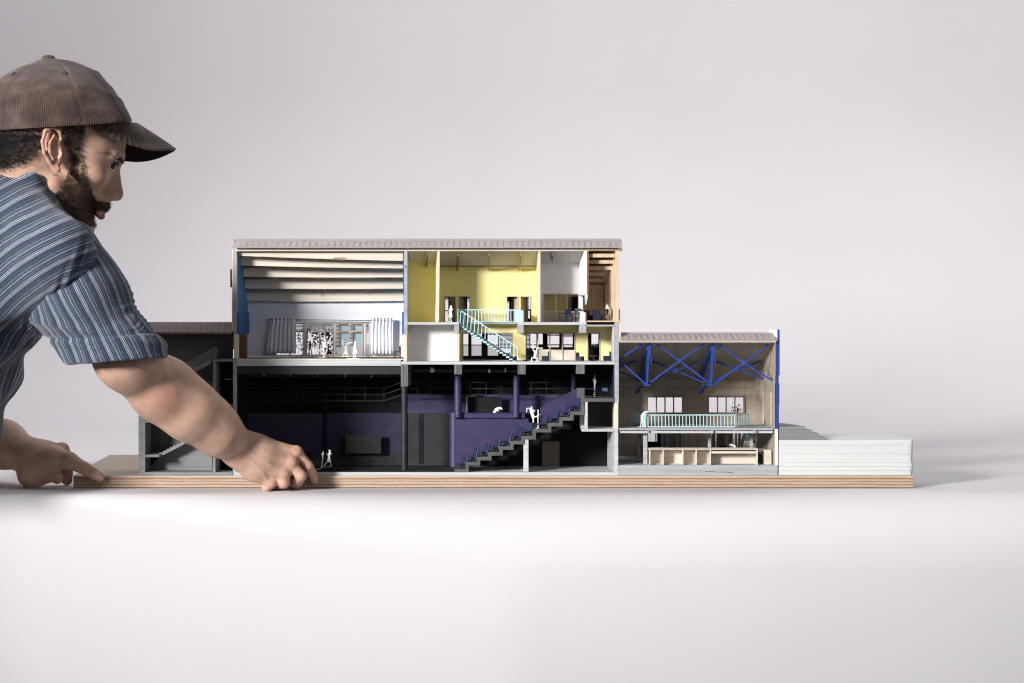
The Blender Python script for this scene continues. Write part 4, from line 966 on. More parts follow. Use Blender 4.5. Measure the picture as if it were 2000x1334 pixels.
figure('grey paper figure standing by the desk in the control booth', .045, m='gpaper', discs=[(1161.4, 733.8, 1.6)], strokes=[([(1161.7, 737), (1161.5, 748)], 4), ([(1161.6, 748), (1160.6, 776)], 2.6), ([(1160, 740), (1158, 743)], 1.2), ([(1163.6, 739), (1164.3, 747)], 1.2)])
figure('white paper figure seated with arms spread at the foyer table', .012, strokes=[([(1041, 671.6), (1041.3, 684.6), (1046.4, 687.4)], 1.8), ([(1047.6, 686), (1049, 679.6), (1059.4, 680)], 1.9), ([(1046, 686), (1044.4, 699)], 5.4), ([(1043, 697), (1038.6, 699), (1038, 704.6)], 1.9), ([(1045.4, 698), (1048.6, 699.4), (1049, 704.6)], 1.9), ([(1033, 705.2), (1041, 705.2)], .9), ([(1045, 705.2), (1055, 705.2)], .9)])
figure('white paper figure leaning on the railing of the plywood hall', .022, discs=[(1263.4, 804.2, 2)], strokes=[([(1253.6, 819), (1253.6, 811.4), (1258.4, 806)], 4), ([(1258, 806), (1263, 804)], 3), ([(1253, 819), (1251, 833)], 1.6), ([(1255, 819), (1255.4, 833)], 1.6), ([(1256.6, 809.6), (1260, 809.6)], 1.2), ([(1246, 833.8), (1262, 833.8)], 1)])
figure('white paper figure bending forward behind the bar counter', .06, m='paper', discs=[(1425.8, 868.8, 1.9)], strokes=[([(1436, 876), (1434.5, 871), (1428.6, 868.6)], 4), ([(1436, 876), (1436, 903)], 3), ([(1430, 873), (1426, 874.2)], 1.3)])
figure('white paper figure sitting on the timber balcony', .028, discs=[(1185.6, 597, 1.8)], strokes=[([(1185.4, 599.6), (1183.6, 611)], 3.6), ([(1184, 612), (1191, 606.4)], 1.6), ([(1183.6, 611), (1188, 616), (1185.6, 625)], 1.6), ([(1188, 600), (1189.6, 604)], 1.2)])
figure('dark brown cut figure outside the hall window among the leaves', .185, m='mdf', discs=[(605.6, 667.4, 2)], strokes=[([(605.8, 670), (605.6, 680)], 4.4), ([(604.6, 680), (602.6, 694)], 1.8), ([(607, 680), (609.4, 694)], 1.8), ([(603.6, 672), (600.6, 679)], 1.3), ([(608, 672), (611, 678)], 1.3)])
# ------------------------------------------------------------------ bodies from smooth distance fields
class Field:
    def __init__(s): s.p = []
    def add(s, fn, lo, hi, op='add', k=.004): s.p.append((fn, np.array(lo), np.array(hi), op, k)); return s
    def cone(s, a, b, r1, r2=None, op='add', k=.004, flat=None):
        """tapered capsule; flat = (axis, factor) widens it along that axis"""
        a, b = np.array(a, float), np.array(b, float); r2 = r1 if r2 is None else r2
        W = np.eye(3)
        if flat is not None:
            n = np.array(flat[0], float); n /= np.linalg.norm(n); W = np.eye(3) + (1 / flat[1] - 1) * np.outer(n, n)
        aw, bw = W @ a, W @ b; ba = bw - aw; L = ba @ ba + 1e-12; mxf = 1 if flat is None else max(1, flat[1])
        def fn(q):
            p = q @ W.T - aw; t = np.clip(p @ ba / L, 0, 1)
            return np.sqrt(((p - t[:, None] * ba) ** 2).sum(1)) - (r1 + (r2 - r1) * t)
        R = max(r1, r2) * mxf
        return s.add(fn, np.minimum(a, b) - R, np.maximum(a, b) + R, op, k)
    def chain(s, pts, rs, op='add', k=.004, k2=None, flat=None):
        for i in range(len(pts) - 1): s.cone(pts[i], pts[i + 1], rs[i], rs[i + 1], op, k if i == 0 else (k2 or k), flat)
        return s
    def ell(s, c, r, R=None, op='add', k=.004):
        c, r = np.array(c, float), np.array(r, float); R = np.eye(3) if R is None else np.array(R)
        def fn(q):
            p = (q - c) @ R; k0 = np.sqrt(((p / r) ** 2).sum(1)); k1 = np.sqrt(((p / r ** 2) ** 2).sum(1)) + 1e-9
            return k0 * (k0 - 1) / k1
        m = r.max(); return s.add(fn, c - m, c + m, op, k)
    def plane(s, c, n, op='sub', k=.001):
        c, n = np.array(c, float), np.array(n, float); n /= np.linalg.norm(n)
        return s.add(lambda q: (q - c) @ n, np.full(3, -9.), np.full(3, 9.), op, k)
    def ev(s, q, lo=None, hi=None):
        d = np.full(len(q), .05)
        for fn, a, b, op, k in s.p:
            if lo is not None and (np.any(a - k - .004 > hi) or np.any(b + k + .004 < lo)): continue
            f = fn(q)
            if op == 'add':
                h = np.maximum(k - np.abs(d - f), 0) / k; d = np.minimum(d, f) - h * h * k * .25
            else:
                f = -f; h = np.maximum(k - np.abs(d - f), 0) / k; d = np.maximum(d, f) + h * h * k * .25
        return d
    def mesh(s, lo, hi, h, B=24):
        lo, hi = np.array(lo, float), np.array(hi, float); nb = np.ceil((hi - lo) / (h * B)).astype(int); NN = nb * B + 2
        ids, pos, quads = [], [], []
        g = np.arange(B + 1); off = np.stack(np.meshgrid(g, g, g, indexing='ij'), -1).reshape(-1, 3)
        def cid(i, j, k): return (i * NN[1] + j) * NN[2] + k
        adds = [(a, b) for _, a, b, op, _ in s.p if op == 'add']
        for bi in np.ndindex(*nb):
            b0 = np.array(bi) * B; l = lo + b0 * h; u = l + B * h
            if not any(np.all(a - .004 < u) and np.all(b + .004 > l) for a, b in adds): continue
            mid = s.ev(((l + u) / 2)[None], l, u)[0]
            d = s.ev(lo + (b0 + off) * h, l, u).reshape(B + 1, B + 1, B + 1)
            n = d < 0
            if n.all() or not n.any(): continue
            c = np.zeros((B, B, B), int)
            for dx in (0, 1):
                for dy in (0, 1):
                    for dz in (0, 1): c += n[dx:B + dx, dy:B + dy, dz:B + dz]
            ac = np.argwhere((c > 0) & (c < 8))
            if len(ac):
                acc = np.zeros((len(ac), 3)); cnt = np.zeros(len(ac))
                for ax in range(3):
                    o1 = [x for x in range(3) if x != ax]
                    for e1 in (0, 1):
                        for e2 in (0, 1):
                            p0 = ac.copy(); p0[:, o1[0]] += e1; p0[:, o1[1]] += e2; p1 = p0.copy(); p1[:, ax] += 1
                            d0 = d[tuple(p0.T)]; d1 = d[tuple(p1.T)]; m = (d0 < 0) != (d1 < 0)
                            t = np.where(m, d0 / np.where(m, d0 - d1, 1), 0); q = p0.astype(float); q[:, ax] += t
                            acc[m] += q[m]; cnt[m] += 1
                pos.append(lo + (b0 + acc / cnt[:, None]) * h); a2 = ac + b0; ids.append(cid(*a2.T))
            for ax in range(3):
                sl0 = [slice(0, B)] * 3; sl1 = [slice(0, B)] * 3; sl1[ax] = slice(1, B + 1)
                n0, n1 = n[tuple(sl0)], n[tuple(sl1)]
                for flip in (0, 1):
                    e = np.argwhere((n0 & ~n1) if flip == 0 else (~n0 & n1)) + b0
                    if not len(e): continue
                    o1, o2 = [(1, 2), (2, 0), (0, 1)][ax]
                    q = []
                    for s1, s2 in ((1, 1), (0, 1), (0, 0), (1, 0)):
                        v = e.copy(); v[:, o1] -= s1; v[:, o2] -= s2; q.append(cid(*v.T))
                    q = np.stack(q, 1)
                    quads.append(q if flip == 0 else q[:, ::-1])
        ids = np.concatenate(ids); pos = np.concatenate(pos); quads = np.concatenate(quads)
        o = np.argsort(ids); ids, pos = ids[o], pos[o]
        ix = np.searchsorted(ids, quads); ix[ix >= len(ids)] = 0
        ok = (ids[ix] == quads).all(1); return pos, ix[ok]
def smooth(v, f, it, lam=.5):
    e = np.concatenate([f[:, [0, 1]], f[:, [1, 2]], f[:, [2, 3]], f[:, [3, 0]]]); e = np.concatenate([e, e[:, ::-1]])
    for i in range(it):
        acc = np.zeros_like(v); cnt = np.zeros(len(v))
        for ax in range(3): acc[:, ax] = np.bincount(e[:, 0], v[e[:, 1], ax], len(v))
        cnt = np.bincount(e[:, 0], minlength=len(v))
        for L in (lam,):
            v = v + L * (acc / np.maximum(cnt, 1)[:, None] - v)
    return v
def normals(v, f):
    n = np.cross(v[f[:, 2]] - v[f[:, 0]], v[f[:, 3]] - v[f[:, 1]]); out = np.zeros_like(v)
    for c in range(4):
        for ax in range(3): out[:, ax] += np.bincount(f[:, c], n[:, ax], len(v))
    return out / (np.linalg.norm(out, axis=1, keepdims=True) + 1e-12)
def mesh_obj(name, v, f, m, parent, attrs=None):
    me = bpy.data.meshes.new(name); me.vertices.add(len(v)); me.vertices.foreach_set('co', v.astype(np.float32).ravel())
    me.loops.add(len(f) * 4); me.loops.foreach_set('vertex_index', f.astype(np.int32).ravel())
    me.polygons.add(len(f)); me.polygons.foreach_set('loop_start', np.arange(0, len(f) * 4, 4, dtype=np.int32))
    me.update(calc_edges=True); me.validate()
    me.polygons.foreach_set('use_smooth', [True] * len(me.polygons))
    for k, a in (attrs or {}).items():
        at = me.attributes.new(k, 'FLOAT', 'POINT'); at.data.foreach_set('value', a.astype(np.float32))
    me.materials.append(m); o = bpy.data.objects.new(name, me); COL.objects.link(o); attach(o, parent); return o
def px_of(v):
    s = U * (1 + v[:, 1] / D); return 1000 + v[:, 0] / s, HZ - (v[:, 2] - ZE) / s
def inpoly(px, py, poly):
    r = np.zeros(len(px), bool); n = len(poly)
    for i in range(n):
        x0, y0 = poly[i]; x1, y1 = poly[(i + 1) % n]
        c = ((y0 > py) != (y1 > py)) & (px < (x1 - x0) * (py - y0) / ((y1 - y0) or 1e-9) + x0); r ^= c
    return r
A = lambda px, py, y: np.array(P(px, py, y))
HY = -.09
def T(px, py, y): return A(px, py, y + HY - .12)       # trunk: leaning in over the near edge of the table
# ------------------------------------------------------------------ the person
person = thing('person', 'bearded man in brown corduroy cap and blue striped shirt gripping the model board', 'person', (X(-60), .12, 0))
# head frame: origin at the ear canal, x forward, z up, millimetres; pitched down to look along the model
PI_, YW, HS = math.radians(20), math.radians(20), .94
RY = np.array([[math.cos(PI_), 0, math.sin(PI_)], [0, 1, 0], [-math.sin(PI_), 0, math.cos(PI_)]])
RZ = np.array([[math.cos(YW), -math.sin(YW), 0], [math.sin(YW), math.cos(YW), 0], [0, 0, 1.]])
HR = RZ @ RY
HO = A(112, 296, -.182) - HR @ np.array([0, -.072, 0]) * HS
def H(x, y, z): return HO + HR @ np.array([x, y, z]) * .001 * HS
def E(u, y, w): return HO + RZ @ np.array([u, y, w]) * .001 * HS      # level millimetres for the ears
mm = .001 * HS
fd = Field()
def hell(c, r, k=.012, op='add'): fd.ell(H(*c), np.array(r) * mm, HR, op, k)
def hcone(a, b, r1, r2, k=.012, op='add'): fd.cone(H(*a), H(*b), r1 * mm, r2 * mm, op, k)
# neck and torso core (under the shirt)
fd.cone(H(-22, 0, -22), T(-12, 425, .12), .056, .060, k=.03)
fd.cone(T(-12, 425, .12), T(-70, 520, .12), .075, .10, k=.03)
fd.cone(T(-80, 520, .12), T(-160, 800, .12), .105, .095, k=.03, flat=((0, 1, 0), 1.25))
fd.cone(T(0, 440, .09), T(140, 510, -.05), .040, .044, k=.04)
fd.cone(T(-10, 450, .17), T(40, 520, .27), .040, .044, k=.04)
# skull and face
hell((-2, 0, 46), (98, 74, 80), .02); hell((52, 0, 42), (50, 58, 52), .02); hell((50, 0, -10), (47, 60, 56), .02)
hell((42, 0, -58), (46, 46, 42), .02)
for s in (-1, 1):
    hcone((14, 49 * s, -52), (78, 16 * s, -90), 15, 17, .018)
    hell((64, 44 * s, -10), (26, 19, 16), .014)
    hcone((88, 40 * s, 30), (99, 9 * s, 33), 8, 8.5, .012)
hell((86, 0, -91), (17, 23, 18), .014)
hcone((96, 0, 24), (116, 0, -16), 7, 8.5, .010); hell((117.5, 0, -23), (10.5, 11, 10), R_ if False else None) if False else hell((117, 0, -23), (10.5, 11, 9.8), .006)
for s in (-1, 1): hell((107, 12 * s, -27), (10, 6.5, 8), .005)
for s in (-1, 1): fd.ell(H(105.5, 13.5 * s, -34), np.array([6, 5, 3.6]) * mm, HR, 'sub', .002); fd.ell(H(96.5, 17 * s, -26), np.array([3, 3, 9]) * mm, HR, 'sub', .004)
hell((97, 0, -45), (13, 25, 13), .010)
hcone((90, 0, 12), (101, 0, -27), 10, 13, .008)
for s in (-1, 1):
    hcone((96, 20 * s, -55), (108.5, 4 * s, -52.5), 3.4, 5.2, .003); hcone((95, 19 * s, -60), (106, 3 * s, -64), 3.6, 6, .003)
    fd.ell(H(98, 31 * s, 16), np.array([15, 15, 10]) * mm, HR, 'sub', .010)
    fd.ell(H(84.5, 31 * s, 15.5), np.array([13.2, 13.2, 13.2]) * mm, HR, 'add', .003)       # lids over the eyeball
    fd.ell(H(98, 35 * s, 14.5), np.array([10.5, 13.5, 3.9]) * mm, HR, 'sub', .002)
# ears
for s in (-1, 1):
    y = 72 * s
    def EY(d): return y + d * s
    t = math.radians(12); R3 = np.array([[math.cos(t), 0, math.sin(t)], [0, 1, 0], [-math.sin(t), 0, math.cos(t)]]).T; R3 = RZ @ R3
    fd.ell(E(-8, EY(3), 4), np.array([15, 6.5, 32]) * mm, R3, 'add', .006)
    fd.ell(E(-7, EY(13), 6), np.array([11.5, 7.5, 24]) * mm, R3, 'sub', .004)
    hx = [(5, 8, 18), (2, 11, 31), (-9, 13, 37), (-20, 15, 30), (-24.5, 16, 14), (-22, 15, -3), (-14, 12, -17), (-7, 9, -27)]
    fd.chain([E(u, EY(d), w) for u, d, w in hx], [2.6 * mm, 3.0 * mm, 3.2 * mm, 3.2 * mm, 3 * mm, 2.8 * mm, 2.8 * mm, 3.5 * mm], k=.003)
    ah = [(-6, 11, 24), (-13, 12, 12), (-13, 12, -2), (-7, 10, -13)]
    fd.chain([E(u, EY(d), w) for u, d, w in ah], [2.6 * mm] * 4, k=.004)
    fd.ell(E(-2, EY(9), -29), np.array([6.5, 4, 8]) * mm, None, 'add', .004)
    fd.ell(E(4, EY(9), -5), np.array([4, 4, 6]) * mm, None, 'add', .003)
    fd.ell(E(-2, EY(14), 0), np.array([6, 9, 9]) * mm, None, 'sub', .003)
# right arm
def W_(px, py, y, r): return A(px, py, y), S(r, y)
def limb(seq, k=.02, k2=None, **kw):
    pr = [W_(*q) for q in seq]; fd.chain([p for p, _ in pr], [r for _, r in pr], k=k, k2=k2, **kw)
limb([(145, 508, -.225, 52), (200, 612, -.225, 55), (248, 698, -.195, 57), (316, 765, -.14, 53)], .03)
limb([(316, 765, -.14, 53), (371, 807, -.125, 51), (427, 845, -.098, 43), (470, 875, -.064, 31)], .03, .02)
fd.ell(A(314, 779, -.170), np.array([.018, .014, .014]), None, 'add', .03)                 # point of the elbow
limb([(334, 752, -.135, 40), (406, 810, -.105, 34)], .03)
# right hand
def fin(seq, k=.003, k2=.0018): limb(seq, k, k2)
limb([(466, 869, -.066, 27), (500, 870, -.060, 21), (577, 884, -.043, 12.5)], .014, .008)
limb([(468, 874, -.068, 27), (510, 882, -.062, 24), (567, 905, -.053, 13.5)], .014, .008)
limb([(466, 880, -.068, 27), (510, 900, -.062, 25), (554, 925, -.057, 13)], .014, .008)
limb([(464, 882, -.066, 26), (496, 915, -.056, 24), (528, 941, -.053, 12.5)], .014, .008)
limb([(480, 890, -.045, 22), (520, 905, -.03, 17), (566, 917, -.020, 11), (590, 924, -.0135, 9.5)], .012, .004)  # thumb behind the palm
for c, r in (((581, 881, -.046), .0082), ((570, 902.5, -.0575), .0086), ((556, 924, -.0615), .0082), ((530, 943.5, -.058), .0072)):
    fd.ell(A(*c), np.array([r, r, r]), None, 'add', .006)
fin([(578, 884, -.043, 11.4), (602, 909, -.037, 10), (612, 927, -.0185, 9), (615, 938.5, -.0105, 7.8)])
fin([(567, 905, -.053, 12), (588, 929, -.052, 11.4), (580, 944, -.029, 10), (570, 946, -.0135, 8.6)])
fin([(553, 925, -.057, 11.8), (555, 943, -.056, 11), (546, 946, -.034, 9.6), (541, 946, -.0145, 8.4)])
fin([(529, 941, -.053, 11.2), (521, 950, -.051, 10.2), (524, 949, -.030, 9), (526, 946, -.0145, 8)])
# left arm and hand, in the shade behind
limb([(45, 520, .05, 56), (-150, 690, .16, 52), (-215, 790, .16, 48)], .03)
limb([(-215, 790, .16, 48), (-60, 852, .11, 50), (5, 868, .07, 44), (52, 888, .045, 31)], .02)
limb([(50, 888, .045, 31), (85, 890, .035, 29), (118, 880, .03, 15)], .016, .01)
limb([(55, 895, .03, 28), (62, 926, .012, 24)], .016); limb([(62, 926, .012, 24), (92, 925, .012, 19)], .014)
limb([(70, 896, .02, 29), (105, 897, .004, 22), (135, 899, -.006, 15.5)], .016, .012)
fin([(133, 899, -.006, 15.5), (166, 915, -.012, 12.6), (180, 924, -.0125, 12), (194, 931.5, -.0105, 10.2)], .008)
fin([(118, 880, .03, 14), (134, 898, .034, 12), (131, 925, .032, 11), (131, 938, .03, 10.5)])
fin([(112, 884, .05, 13), (126, 905, .05, 12), (125, 932, .045, 11)])
fin([(100, 900, .02, 14), (108, 925, .018, 12.2), (112, 934, .014, 11.6)])
fd.ell(A(124, 876, .026), np.array([.0085] * 3), None, 'add', .007)
bv, bf = fd.mesh((-.98, -.385, -.01), (-.29, .22, .70), .0019)
bv = smooth(bv, bf, 2, .5)
bpx, bpy_ = px_of(bv)
# redder skin over knuckles, elbow, ear and nose; veins of tone come from the material
def blob(c, r): return np.exp(-((bv - c) ** 2).sum(1) / (r * r))
blush = np.zeros(len(bv))
for c, r, a in ((A(582, 880, -.045), .010, 1), (A(571, 902, -.055), .011, .9), (A(557, 925, -.06), .010, .7), (A(592, 930, -.05), .010, .8), (A(614, 938, -.018), .010, .7), (A(553, 950, -.055), .010, .8),
                (A(318, 778, -.185), .024, 1.0), (A(350, 776, -.18), .03, .4), (H(120, 0, -24), .018, 1), (E(-12, -84, 20), .022, .9), (E(-6, -82, -25), .014, .8), (H(70, -50, -20), .028, .5), (H(107, 0, -60), .010, 1.2), (A(600, 912, -.038), .010, .6)):
    blush += a * blob(c, r)
ls = np.clip(blob(H(108, -4, -53), .0085) * 1.3 + blob(H(106, -4, -64), .0085) * 1.5 + blob(H(106, 5, -58), .009), 0, 1)
def skin():
    m, t, b = nt('skin')
    at = t.nodes.new('ShaderNodeAttribute'); at.attribute_name = 'blush'
    al = t.nodes.new('ShaderNodeAttribute'); al.attribute_name = 'lip'
    n1 = noise(t, 45, 5, coords(t)); n2 = noise(t, 420, 3, coords(t))
    r1 = rampn(t, n1.outputs['Fac'], [(0.32, (0.53, 0.32, 0.235)), (0.68, (0.63, 0.42, 0.325))])
    mx = t.nodes.new('ShaderNodeMix'); mx.data_type = 'RGBA'; mu = t.nodes.new('ShaderNodeMath'); mu.operation = 'MULTIPLY'; mu.inputs[1].default_value = .42; mu.use_clamp = True
    t.links.new(at.outputs['Fac'], mu.inputs[0]); t.links.new(mu.outputs[0], mx.inputs[0]); t.links.new(r1.outputs[0], mx.inputs[6]); mx.inputs[7].default_value = (0.50, 0.185, 0.125, 1)
    m3 = t.nodes.new('ShaderNodeMix'); m3.data_type = 'RGBA'; t.links.new(al.outputs['Fac'], m3.inputs[0]); t.links.new(mx.outputs[2], m3.inputs[6]); m3.inputs[7].default_value = (0.36, 0.10, 0.085, 1)
    m2 = t.nodes.new('ShaderNodeMix'); m2.data_type = 'RGBA'; m2.blend_type = 'OVERLAY'; m2.inputs[0].default_value = .22
    t.links.new(m3.outputs[2], m2.inputs[6]); t.links.new(n2.outputs['Color'], m2.inputs[7]); t.links.new(m2.outputs[2], b.inputs['Base Color'])
    b.inputs['Roughness'].default_value = .52; b.inputs['Specular IOR Level'].default_value = .35
    b.inputs['Subsurface Weight'].default_value = .12; b.inputs['Subsurface Radius'].default_value = (1, .35, .18); b.inputs['Subsurface Scale'].default_value = .006
    n3 = noise(t, 900, 4, coords(t)); bump(t, b, n3.outputs['Fac'], .22, .0005); return m
M['skin'] = skin()
# fine creases: knuckle folds, wrist lines, elbow wrinkles
bn = normals(bv, bf)
def crease(a, b_, depth, wd):
    a, b_ = np.array(a), np.array(b_); ab = b_ - a; t = np.clip(((bv - a) @ ab) / (ab @ ab), 0, 1); d = np.linalg.norm(bv - a - t[:, None] * ab, axis=1)
    return -depth * np.exp(-(d / wd) ** 2)
dsp = np.zeros(len(bv))
for pa, pb, dp, wd in (((468, 922, -.085), (490, 908, -.092), .0009, .0016), ((534, 912, -.075), (540, 928, -.075), .0006, .002), ((572, 893, -.055), (573, 896, -.06), .0012, .003), ((560, 915, -.06), (562, 918, -.065), .0012, .003),
                       ((166, 908, -.02), (172, 912, -.026), .0008, .0012), ((169, 908, -.02), (175, 913, -.026), .0008, .0012), ((132, 893, -.02), (135, 909, -.022), .0012, .0016), ((127, 893, -.02), (130, 911, -.022), .0008, .0016), ((112, 880, -.015), (120, 893, -.02), .001, .003),
                       ((340, 742, -.178), (352, 756, -.17), .0022, .009), ((596, 905, -.05), (604, 903, -.045), .0004, .0012), ((598, 908, -.05), (607, 906, -.045), .0004, .0012)):
    dsp += crease(A(*pa), A(*pb), dp, wd)
def ridge(pts, h, w_):
    r_ = np.zeros(len(bv)); m = (bv[:, 1] < -.035) & (bpx > 440) & (bn[:, 1] < -.1)
    for (x0, y0), (x1, y1) in zip(pts, pts[1:]):
        t = np.clip(((bpx - x0) * (x1 - x0) + (bpy_ - y0) * (y1 - y0)) / ((x1 - x0) ** 2 + (y1 - y0) ** 2), 0, 1); d_ = np.hypot(bpx - x0 - t * (x1 - x0), bpy_ - y0 - t * (y1 - y0)); r_ = np.maximum(r_, h * np.exp(-(d_ / w_) ** 2))
    return r_ * m
dsp += ridge([(498, 866), (540, 871), (574, 879)], .0010, 3.2) + ridge([(496, 877), (530, 888), (564, 901)], .0010, 3.2) + ridge([(494, 888), (524, 904), (549, 921)], .0010, 3.2) + ridge([(490, 900), (512, 920), (522, 936)], .0008, 3)
dsp += ridge([(505, 870), (520, 884), (538, 884), (556, 892)], .0006, 1.8) + ridge([(476, 872), (500, 893), (520, 898), (534, 912)], .0006, 1.8)
bv = bv + bn * dsp[:, None]
loc0 = (bv - HO) @ HR / mm
body = mesh_obj('body', bv, bf, M['skin'], person, {'blush': blush, 'lip': ls})
# nails
def nail(c, n, up, w_, h):
    n = np.array(n, float); n /= np.linalg.norm(n); up = np.array(up, float); up -= n * (up @ n); up /= np.linalg.norm(up); rt = np.cross(up, n); N = 8; vs = []; fs = []
    for j in range(N + 1):
        for i in range(N + 1):
            a, e = i / N * 2 - 1, j / N * 2 - 1; ww = w_ * math.sqrt(max(0, 1 - .35 * e * e)) * (1 if abs(e) < .99 else .8)
            vs.append(np.array(c) + rt * a * ww + up * e * h - n * (.0011 * a * a + .0006 * e * e))
    fs = [(j * (N + 1) + i, j * (N + 1) + i + 1, (j + 1) * (N + 1) + i + 1, (j + 1) * (N + 1) + i) for j in range(N) for i in range(N)]
    b = MB(); b.v = [tuple(v) for v in vs]; b.f = fs
    m, t, bb = M.get('nail') or (None, None, None), None, None
    o = b.build('fingernail', NAIL, person, smooth=True)
    md = o.modifiers.new('t', 'SOLIDIFY'); md.thickness = .0005; md.offset = 1
NAIL, t_, b_ = nt('fingernail'); b_.inputs['Base Color'].default_value = (.62, .40, .33, 1); b_.inputs['Roughness'].default_value = .3
def surf(px, py, y0, y1):
    """first skin surface met going back from y0"""
    ys = np.linspace(y0, y1, 300); q = np.array([A(px, py, y) for y in ys]); d = fd.ev(q); i = np.argmax(d < 0); g = q[i]; e = .0006
    n = np.array([fd.ev((g + e * np.eye(3)[k])[None])[0] - fd.ev((g - e * np.eye(3)[k])[None])[0] for k in range(3)]); return g, n / np.linalg.norm(n)
g_, n_ = surf(616.6, 936, -.06, 0); nail(g_ + n_ * .0003, n_, A(611, 925, 0) - A(617, 945, 0), .0040, .0050)
g_, n_ = surf(190.5, 928.5, -.06, 0); nail(g_ + n_ * .0003, n_, A(181, 924, 0) - A(199, 934, 0), .0045, .0056)
# eyes
EYE, t_, b_ = nt('eye'); tc = t_.nodes.new('ShaderNodeTexCoord'); ln = t_.nodes.new('ShaderNodeVectorMath'); ln.operation = 'DISTANCE'
t_.links.new(tc.outputs['Object'], ln.inputs[0]); ln.inputs[1].default_value = (.012, 0, 0)
rp = rampn(t_, ln.outputs['Value'], [(.0, (.004, .003, .003)), (.0030 / .02, (.004, .003, .003)), (.0034 / .02, (.025, .014, .009)), (.0062 / .02, (.014, .009, .007)), (.0068 / .02, (.50, .45, .43)), (1, (.46, .38, .35))])
ml = t_.nodes.new('ShaderNodeMath'); ml.operation = 'MULTIPLY'; ml.inputs[1].default_value = 50; t_.links.new(ln.outputs['Value'], ml.inputs[0]); t_.links.new(ml.outputs[0], rp.inputs[0])
t_.links.new(rp.outputs[0], b_.inputs['Base Color']); b_.inputs['Roughness'].default_value = .3; b_.inputs['Specular IOR Level'].default_value = .3
for s in (-1, 1):
    bm = bmesh.new(); bmesh.ops.create_uvsphere(bm, u_segments=32, v_segments=20, radius=.0122); me = bpy.data.meshes.new('eye'); bm.to_mesh(me); bm.free()
    me.polygons.foreach_set('use_smooth', [True] * len(me.polygons)); me.materials.append(EYE)
    o = bpy.data.objects.new('eye', me); COL.objects.link(o); o.location = H(84.6, 31 * s, 15.5); o.rotation_euler = (0, math.radians(10), math.radians(-34))
    o.parent = person; o.matrix_parent_inverse = world_of(person).inverted()
# ear ring
b = MB(); er = E(-3, -83, -31); n = 20; k = 8
for i in range(n):
    a = 2 * math.pi * i / n
    for j in range(k):
        c = 2 * math.pi * j / k; rr_ = .0042 + .0007 * math.cos(c); b.v.append((er[0] + rr_ * math.cos(a), er[1] + .0007 * math.sin(c) - .0006, er[2] - .003 + rr_ * math.sin(a)))
b.f = [(i * k + j, ((i + 1) % n) * k + j, ((i + 1) % n) * k + (j + 1) % k, i * k + (j + 1) % k) for i in range(n) for j in range(k)]
SIL, t_, b_ = nt('silver'); b_.inputs['Base Color'].default_value = (.8, .8, .8, 1); b_.inputs['Metallic'].default_value = 1; b_.inputs['Roughness'].default_value = .2
b.build('earring', SIL, person, smooth=True)
# ------------------------------------------------------------------ shirt
fs_ = Field()
fs_.cone(T(4, 379, .10), T(118, 480, -.055), S(66), S(57, -.2), k=.03)
fs_.cone(T(-10, 410, .15), T(70, 500, .27), S(66), S(60), k=.03)
fs_.cone(T(-60, 440, .12), T(-95, 560, .12), .105, .135, k=.04, flat=((0, 1, 0), 1.25))
fs_.cone(T(-98, 560, .12), T(-205, 900, .055), .138, .122, k=.04, flat=((0, 1, 0), 1.45))  # belly pushed forward, mostly out of view, to shade the left hand
fs_.cone(T(120, 520, -.03), T(40, 560, .03), .048, .06, k=.04)
fs_.chain([T(-30, 334, .18), T(4, 322, .135), T(34, 330, .06), T(62, 354, .03), T(90, 388, .045), T(104, 404, .09)], [.012, .014, .0135, .013, .012, .012], k=.012)
fs_.cone(H(-22, 0, -22), T(-8, 400, .12), .060, .052, 'sub', .006)
fs_.plane(A(-300, 850, .12), (0, 0, 1), 'sub', .002)  # trunk cut off out of view to keep its shadow off the sheet front
tv, tf = fs_.mesh((-1.15, -.44, .0), (-.55, .22, .58), .0032)
tv = smooth(tv, tf, 2)
SA, SB = A(126, 492, -.225), A(232, 702, -.22)
fl = Field()
fl.cone(SA, A(168, 580, -.225), S(68, -.28), S(76, -.28), k=.02)
fl.cone(A(164, 566, -.225), SB, S(72, -.22), S(79, -.22), k=.03, flat=((0, 1, 0), .85))
fl.cone(SB, SB + (SB - SA) * .5, S(78.5, -.22), S(81, -.22), k=.03, flat=((0, 1, 0), .85))
fl.cone(A(96, 612, -.20), A(164, 668, -.21), S(30), S(32), k=.05)
outer = list(fl.p)
hemN = np.array([.06, .02, -1.0]); hemN /= np.linalg.norm(hemN); hemC = A(235, 702, -.22)
fl.add(lambda q: -((q - hemC) @ hemN), np.full(3, -9.), np.full(3, 9.), 'sub', .0015)
dirS = (SB - SA) / np.linalg.norm(SB - SA)
fl.cone(A(168, 580, -.225), SB + dirS * .2, S(65, -.22), S(81, -.22), 'sub', .004, flat=((0, 1, 0), .83))
sv, sf = fl.mesh((-.80, -.38, .10), (-.48, -.06, .46), .0022)
